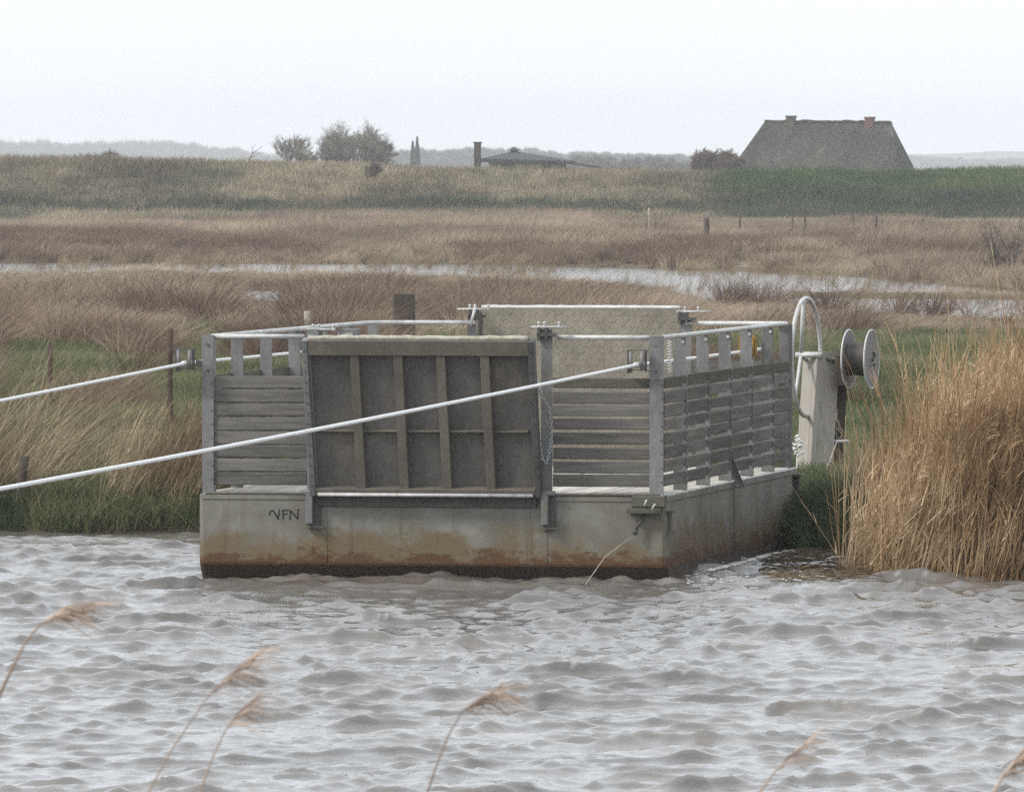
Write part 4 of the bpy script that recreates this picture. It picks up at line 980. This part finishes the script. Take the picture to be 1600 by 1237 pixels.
# graffiti NFN
let = MB()
def stroke(pts, w=.0125):
    for a, b_ in zip(pts[:-1], pts[1:]):
        a = Vector((uf(a[0]), zf(a[1]))); b_ = Vector((uf(b_[0]), zf(b_[1]))); d_ = (b_ - a); n_ = Vector((-d_.y, d_.x)).normalized() * w / 2; e = d_.normalized() * w * .35
        q = [a - n_ - e, a + n_ - e, b_ + n_ + e, b_ - n_ + e]; let.add([Vector((x.x, -.0015, x.y)) for x in q] , [(0, 3, 2, 1)])
stroke([(420, 806), (422, 800), (425, 799), (428, 802), (434, 812)]); stroke([(434, 812), (436, 798)])
stroke([(442, 812), (441.5, 799), (450, 798.5)]); stroke([(441.8, 805), (448.5, 804)])
stroke([(453, 813), (453.5, 799), (465, 812), (466, 797)])
fb(let, 'scrawled_letters', M['marker'], label='scrawled black letters NFN')
# small grey box with a white label on the left rail
gbx = fb(MB().cbox(.10, .26, 5.1, 5.3, RZ - .13, RZ - .03, .004), 'rail_box', M['galv']); MB().box(.14, .235, 5.092, 5.0985, RZ - .10, RZ - .06).build('label_plate', M['sign'], gbx)

# ------------------------------------------------------------------ winch post on the bank with hand wheel and wire spool
wp = at(1272, 742, 88.0); wp.z = float(height(wp.x, wp.y)); sc = 88.0 / F
winch = empty('winch_post', wp, 0, 'leaning pale concrete winch post with a big hand wheel behind the ferry corner', 'winch post')
topz = CAMZ - (549 - HY) * sc - wp.z; lean = (1283 - 1271) * sc / topz
Ml = Matrix.Shear('XY', 4, (0, 0)); Ml = Matrix.Identity(4); Ml[0][2] = lean
Mr = Matrix.Rotation(math.radians(28), 4, 'Z')
pw_ = .245
MB().cbox(-pw_ / 2, pw_ / 2, -.13, -.075, -.3, topz, .008, Ml @ Mr).cbox(-pw_ / 2, -pw_ / 2 + .05, -.074, .13, -.3, topz, .006, Ml @ Mr).cbox(pw_ / 2 - .05, pw_ / 2, -.074, .13, -.3, topz - .005, .006, Ml @ Mr).build('channel_post', M['concrete'], winch)
MB().cbox(-pw_ / 2 + .055, pw_ / 2 - .055, -.07, .10, -.3, topz - .03, .004, Ml @ Mr).build('post_core', M['old_post'], winch)
MB().cbox(.12, .255, .02, .14, -.3, topz + .01, .006, Ml).build('backing_timber', M['old_post'], winch)
# hand wheel
hub = Vector(((1251 - 1272) * sc, -.12, CAMZ - (554 - HY) * sc - wp.z)); R_w = 92 * sc; cen = hub + Vector((8 * sc, 0, -.02))
wh = empty('hand_wheel', cen); wh.parent = winch
ax = Vector((math.cos(math.radians(16)), -math.sin(math.radians(16)), 0)); e1 = Vector((0, 0, 1)); e2 = ax.cross(e1)
rp = [(e1 * math.cos(a) + e2 * math.sin(a)) * R_w for a in [2 * math.pi * k / 48 for k in range(49)]]
MB().tube(rp, .020, 8, caps=False).build('wheel_rim', M['rail'], wh)
hl_ = hub - cen
MB().tube([hl_ - ax * .05, hl_ + ax * .20], .026, 10).build('hub', M['rail'], wh)
for ang in (12, 132, 252):
    a = math.radians(ang); MB().tube([hl_, (e1 * math.cos(a) + e2 * math.sin(a)) * R_w * .98], .017, 8).build('spoke', M['rail'], wh)
# bracket pipe low on the post
MB().tube([((1293 - 1272) * sc, -.02, CAMZ - (689 - HY) * sc - wp.z), ((1326 - 1272) * sc, -.06, CAMZ - (689 - HY) * sc - wp.z)], .016, 8).build('bracket_pipe', M['rail'], winch)
ringc = Vector(((1311 - 1272) * sc, -.05, CAMZ - (676 - HY) * sc - wp.z))
MB().tube([ringc + Vector((math.cos(a) * .03, 0, math.sin(a) * .05)) for a in [2 * math.pi * k / 12 for k in range(13)]], .007, 6, caps=False).build('shackle', M['galv'], winch)
# spool
sy = 87.8; scen = at(1344, 561, sy)
spool = empty('wire_spool', scen, 0, 'steel spool of dull wire with two round flanges mounted beside the winch post', 'spool')
ax = Vector((math.cos(math.radians(17)), -math.sin(math.radians(17)), 0)); e2 = ax.cross(Vector((0, 0, 1))); rs_ = 45.5 * sy / F; hd = 17.5 * sy / F / ax.x
def ring_pts(c_, R_, n=40): return [c_ + (Vector((0, 0, 1)) * math.cos(2 * math.pi * k / n) + e2 * math.sin(2 * math.pi * k / n)) * R_ for k in range(n)]
def disc(c_, R_, th, hole=None):
    m_ = MB(); n = 40; a = ring_pts(c_ - ax * th / 2, R_, n); b2 = ring_pts(c_ + ax * th / 2, R_, n); m_.add(a + b2, [(i, (i + 1) % n, n + (i + 1) % n, n + i) for i in range(n)] + [tuple(range(n - 1, -1, -1)), tuple(range(n, 2 * n))]); return m_
for s_ in (-1, 1):
    fl = disc(ax * hd * s_, rs_, .008).build('flange', M['disc'], spool)
    MB().tube(ring_pts(ax * hd * s_, rs_, 40) + [ring_pts(ax * hd * s_, rs_, 40)[0]], .0085, 6, caps=False).build('flange_rim', M['rail'], fl)
    if s_ > 0:
        q = ax * (hd + .0045)
        sl = MB(); cc = q - Vector((0, 0, .055)); sl.add([cc + e2 * a + Vector((0, 0, b_)) for a, b_ in ((-.11, -.012), (.06, -.012), (.06, .012), (-.11, .012))] + [cc + ax * .003 + e2 * a + Vector((0, 0, b_)) for a, b_ in ((-.11, -.012), (.06, -.012), (.06, .012), (-.11, .012))], [(0, 1, 2, 3), (7, 6, 5, 4), (0, 4, 5, 1), (1, 5, 6, 2), (2, 6, 7, 3), (3, 7, 4, 0)])
        sl.build('slot', M['black'], fl)  # darkness inside the slot hole, put on the flange as a black strip
        for dz_, dd_ in ((.03, -.07), (.0, .0), (.055, -.05)): MB().tube([q + e2 * dd_ + Vector((0, 0, dz_)), q + e2 * dd_ + Vector((0, 0, dz_)) + ax * .02], .012, 8).build('stud', M['galv_dark'], fl)
R0 = .145
MB().tube([-ax * (hd - .004), ax * (hd - .004)], R0 - .006, 24).build('drum', M['wire_coil'], spool)
hp = []
for layer, (R_, nt_) in enumerate(((R0, 19),)):
    for k in range(nt_ * 18 + 1):
        a = 2 * math.pi * k / 18; hp.append(-ax * (hd - .015) + ax * (2 * hd - .03) * k / (nt_ * 18) + (Vector((0, 0, 1)) * math.cos(a) + e2 * math.sin(a)) * (R_ + .004 * math.sin(k * .37)))
MB().tube(hp, .0065, 5).build('wire_winding', M['wire_coil'], spool)
MB().tube([-ax * (hd + .22), ax * (hd + .02)], .022, 8).build('axle', M['galv_dark'], spool)
MB().cbox(-hd - .12, -hd - .02, .02, .08, -.24, .03, .004).build('spool_bracket', M['old_post'], spool)
tag(MB().tube([at(1307, 692, 87.5), at(1296, 722, 86.8), at(1275, 772, 85.6), at(1252, 826, 84.5)], .007, 6).build('mooring_rope', M['concrete']), 'thin grey mooring rope slanting down from the winch post bracket', 'rope')
tag(MB().tube([at(1308, 640, 87.8), at(1307, 655, 87.7), at(1312, 664, 87.7), at(1311, 676, 87.7)], .009, 6).build('rope_end', M['ramp_rib']), 'frayed brown rope end tied above the winch post pipe', 'rope')
b = at(1245, 700, 85.5); m_ = MB()
for k in range(26):
    q = Vector((random.gauss(0, .035), random.gauss(0, .03), random.gauss(0, .05))); s_ = random.uniform(.008, .016); m_.tube([q - Vector((s_, 0, 0)), q + Vector((0, 0, s_)), q + Vector((s_, .005, s_))], s_ * .8, 5)
m_.tube([(0, 0, -.05), (.01, .01, -.62)], .005, 5)
tag(m_.build('white_flower_head', M['foam'], None, b), 'small white tuft on a stem at the rear corner of the ferry', 'plant')

# ------------------------------------------------------------------ foam and floating straw at the bank
m_ = MB()
def blob(p, s_): m_.tube([p - Vector((s_ * 1.6, 0, 0)), p, p + Vector((s_ * 1.6, random.uniform(-.5, .5) * s_, 0))], [s_ * .3, s_ * .6, s_ * .25], 5)
line = [(1108, 893), (1122, 889), (1140, 886), (1160, 881), (1180, 875), (1200, 869), (1222, 865), (1248, 862)]
for a, b_ in zip(line[:-1], line[1:]):
    for k in range(14):
        t = random.random(); p = ground_at(a[0] + (b_[0] - a[0]) * t, a[1] + (b_[1] - a[1]) * t + random.gauss(0, .8), 0.045); p.z += .01; blob(p, random.uniform(.008, .02))
for k in range(130):
    p = ground_at(random.uniform(1065, 1260), 897 + random.gauss(0, 7), .03); blob(p, random.uniform(.004, .009))
for k in range(40):
    p = ground_at(random.gauss(522, 12), 888 + random.gauss(0, 3), .03); blob(p, random.uniform(.004, .010))
tag(m_.build('water_foam', M['foam']), 'white foam line between the ferry side and the bank', 'foam', kind='stuff')
m_ = MB()
for k in range(420):
    p = ground_at(random.uniform(1185, 1345), random.uniform(868, 908), .02); p.z = max(.015, float(height(p.x, p.y)) + .01) + random.uniform(0, .06); a = random.gauss(0, .5); Ls = random.uniform(.05, .32)
    d_ = Vector((math.cos(a), math.sin(a), random.gauss(0, .12))) * Ls; m_.tube([p, p + d_ * .5 + Vector((0, 0, random.uniform(0, .02))), p + d_], [.004, .0035, .002], 4)
tag(m_.build('reed_litter', M['straw']), 'broken straw and reed litter floating against the bank', 'litter', kind='stuff')

# ------------------------------------------------------------------ single reed stems on the near bank
def near_reed(pts, Y, label, plume, seed, w=.006, curl=1.0):
    Y *= .6; w *= .62
    rr = random.Random(seed); base = at(*pts[0], Y); gz = float(height(base.x, Y)); top = [at(x, y, Y + .02 * i) for i, (x, y) in enumerate(pts)]
    d0 = (top[1] - top[0]).normalized(); L0 = (base.z - gz) / d0.z; foot = base - d0 * L0 * .8; foot = Vector((foot.x, Y, gz))
    root = empty('reed_stem', foot, 0, label, 'reed'); P = [Vector((0, 0, -.05))] + [t - foot for t in top]
    MB().tube(P, [w * .7] + [w * (1 - .75 * i / len(top)) * .6 for i in range(len(top))], 6).build('stem', M['near_reed'], root)
    V = []; Fq = []; T = []
    for k in range(plume):
        u = rr.random(); i = len(P) - 1 - (1 if u < .6 and len(P) > 3 else 0); p = P[i - 1].lerp(P[i], rr.random() ** .8) if u < .8 else P[-1]
        L_ = rr.uniform(.03, .095); a = rr.gauss(0, .5)
        dd = ((P[-1] - P[-2]).normalized() * rr.uniform(.3, 1) + Vector((.7, rr.gauss(0, .4), rr.uniform(-.55, .6)))).normalized()
        s_ = Vector((rr.gauss(0, 1), rr.gauss(0, 1), rr.gauss(0, 1))).cross(dd).normalized() * rr.uniform(.0007, .0017); t = rr.random()
        b_ = len(V); m2 = p + dd * L_ * .55 + Vector((0, 0, .006)); q = p + dd * L_ + Vector((.012, 0, -.011)) * curl * rr.uniform(0, 1.6)
        V += [tuple(x) for x in (p - s_, p + s_, m2 + s_, m2 - s_, q + s_ * .4, q - s_ * .4)]; Fq += [(b_, b_ + 1, b_ + 2, b_ + 3), (b_ + 3, b_ + 2, b_ + 4, b_ + 5)]; T += [t] * 6
    link_mesh('seed_head', mesh_np('seed_head', np.array(V), np.array(Fq), M['near_reed'], False, {'tint': np.array(T)}), root)
M['near_reed'] = plant_material('near_reed_stalk', [(.26, .18, .13), (.42, .32, .25), (.58, .47, .39), (.72, .62, .53)], .9)
near_reed([(-6, 1095), (20, 1040), (38, 1005), (62, 975), (85, 962), (112, 960)], 29, 'bent reed stem with a drooping seed head at the left edge of the water', 90, 1, .009)
near_reed([(232, 1237), (262, 1180), (297, 1128), (325, 1088), (352, 1060), (380, 1040)], 29.5, 'taller slanting reed stem with a wispy pale head, left of centre', 70, 2)
near_reed([(312, 1237), (333, 1180), (352, 1140), (368, 1118), (384, 1103)], 29.2, 'thin reed stem close right of the taller slanting one', 36, 3)
near_reed([(668, 1237), (684, 1190), (700, 1150), (722, 1112), (745, 1095), (765, 1088)], 29.3, 'slanting reed stem with a feathery head below the middle of the ferry', 80, 4)
near_reed([(1188, 1237), (1212, 1205), (1235, 1180), (1258, 1162)], 29.6, 'short reed tip rising from the bottom edge right of centre', 40, 5)
near_reed([(1548, 1250), (1566, 1215), (1582, 1192), (1606, 1165)], 28.5, 'ragged reed head cut off by the lower right corner', 110, 6, .010)

# ------------------------------------------------------------------ haze
hz = MB().box(-3600, 3600, -70, 6900, -3, 45).build('haze', bpy.data.materials.new('haze_air'))
hm_ = hz.data.materials[0]; hm_.use_nodes = True; nt = hm_.node_tree; nt.nodes.clear()
o_ = nt.nodes.new('ShaderNodeOutputMaterial'); pv = nt.nodes.new('ShaderNodeVolumePrincipled')
pv.inputs['Color'].default_value = (.975, .99, 1, 1); pv.inputs['Density'].default_value = .00022; pv.inputs['Anisotropy'].default_value = .0
nt.links.new(pv.outputs[0], o_.inputs['Volume']); tag(hz, 'pale haze over the marsh', 'haze', kind='stuff')
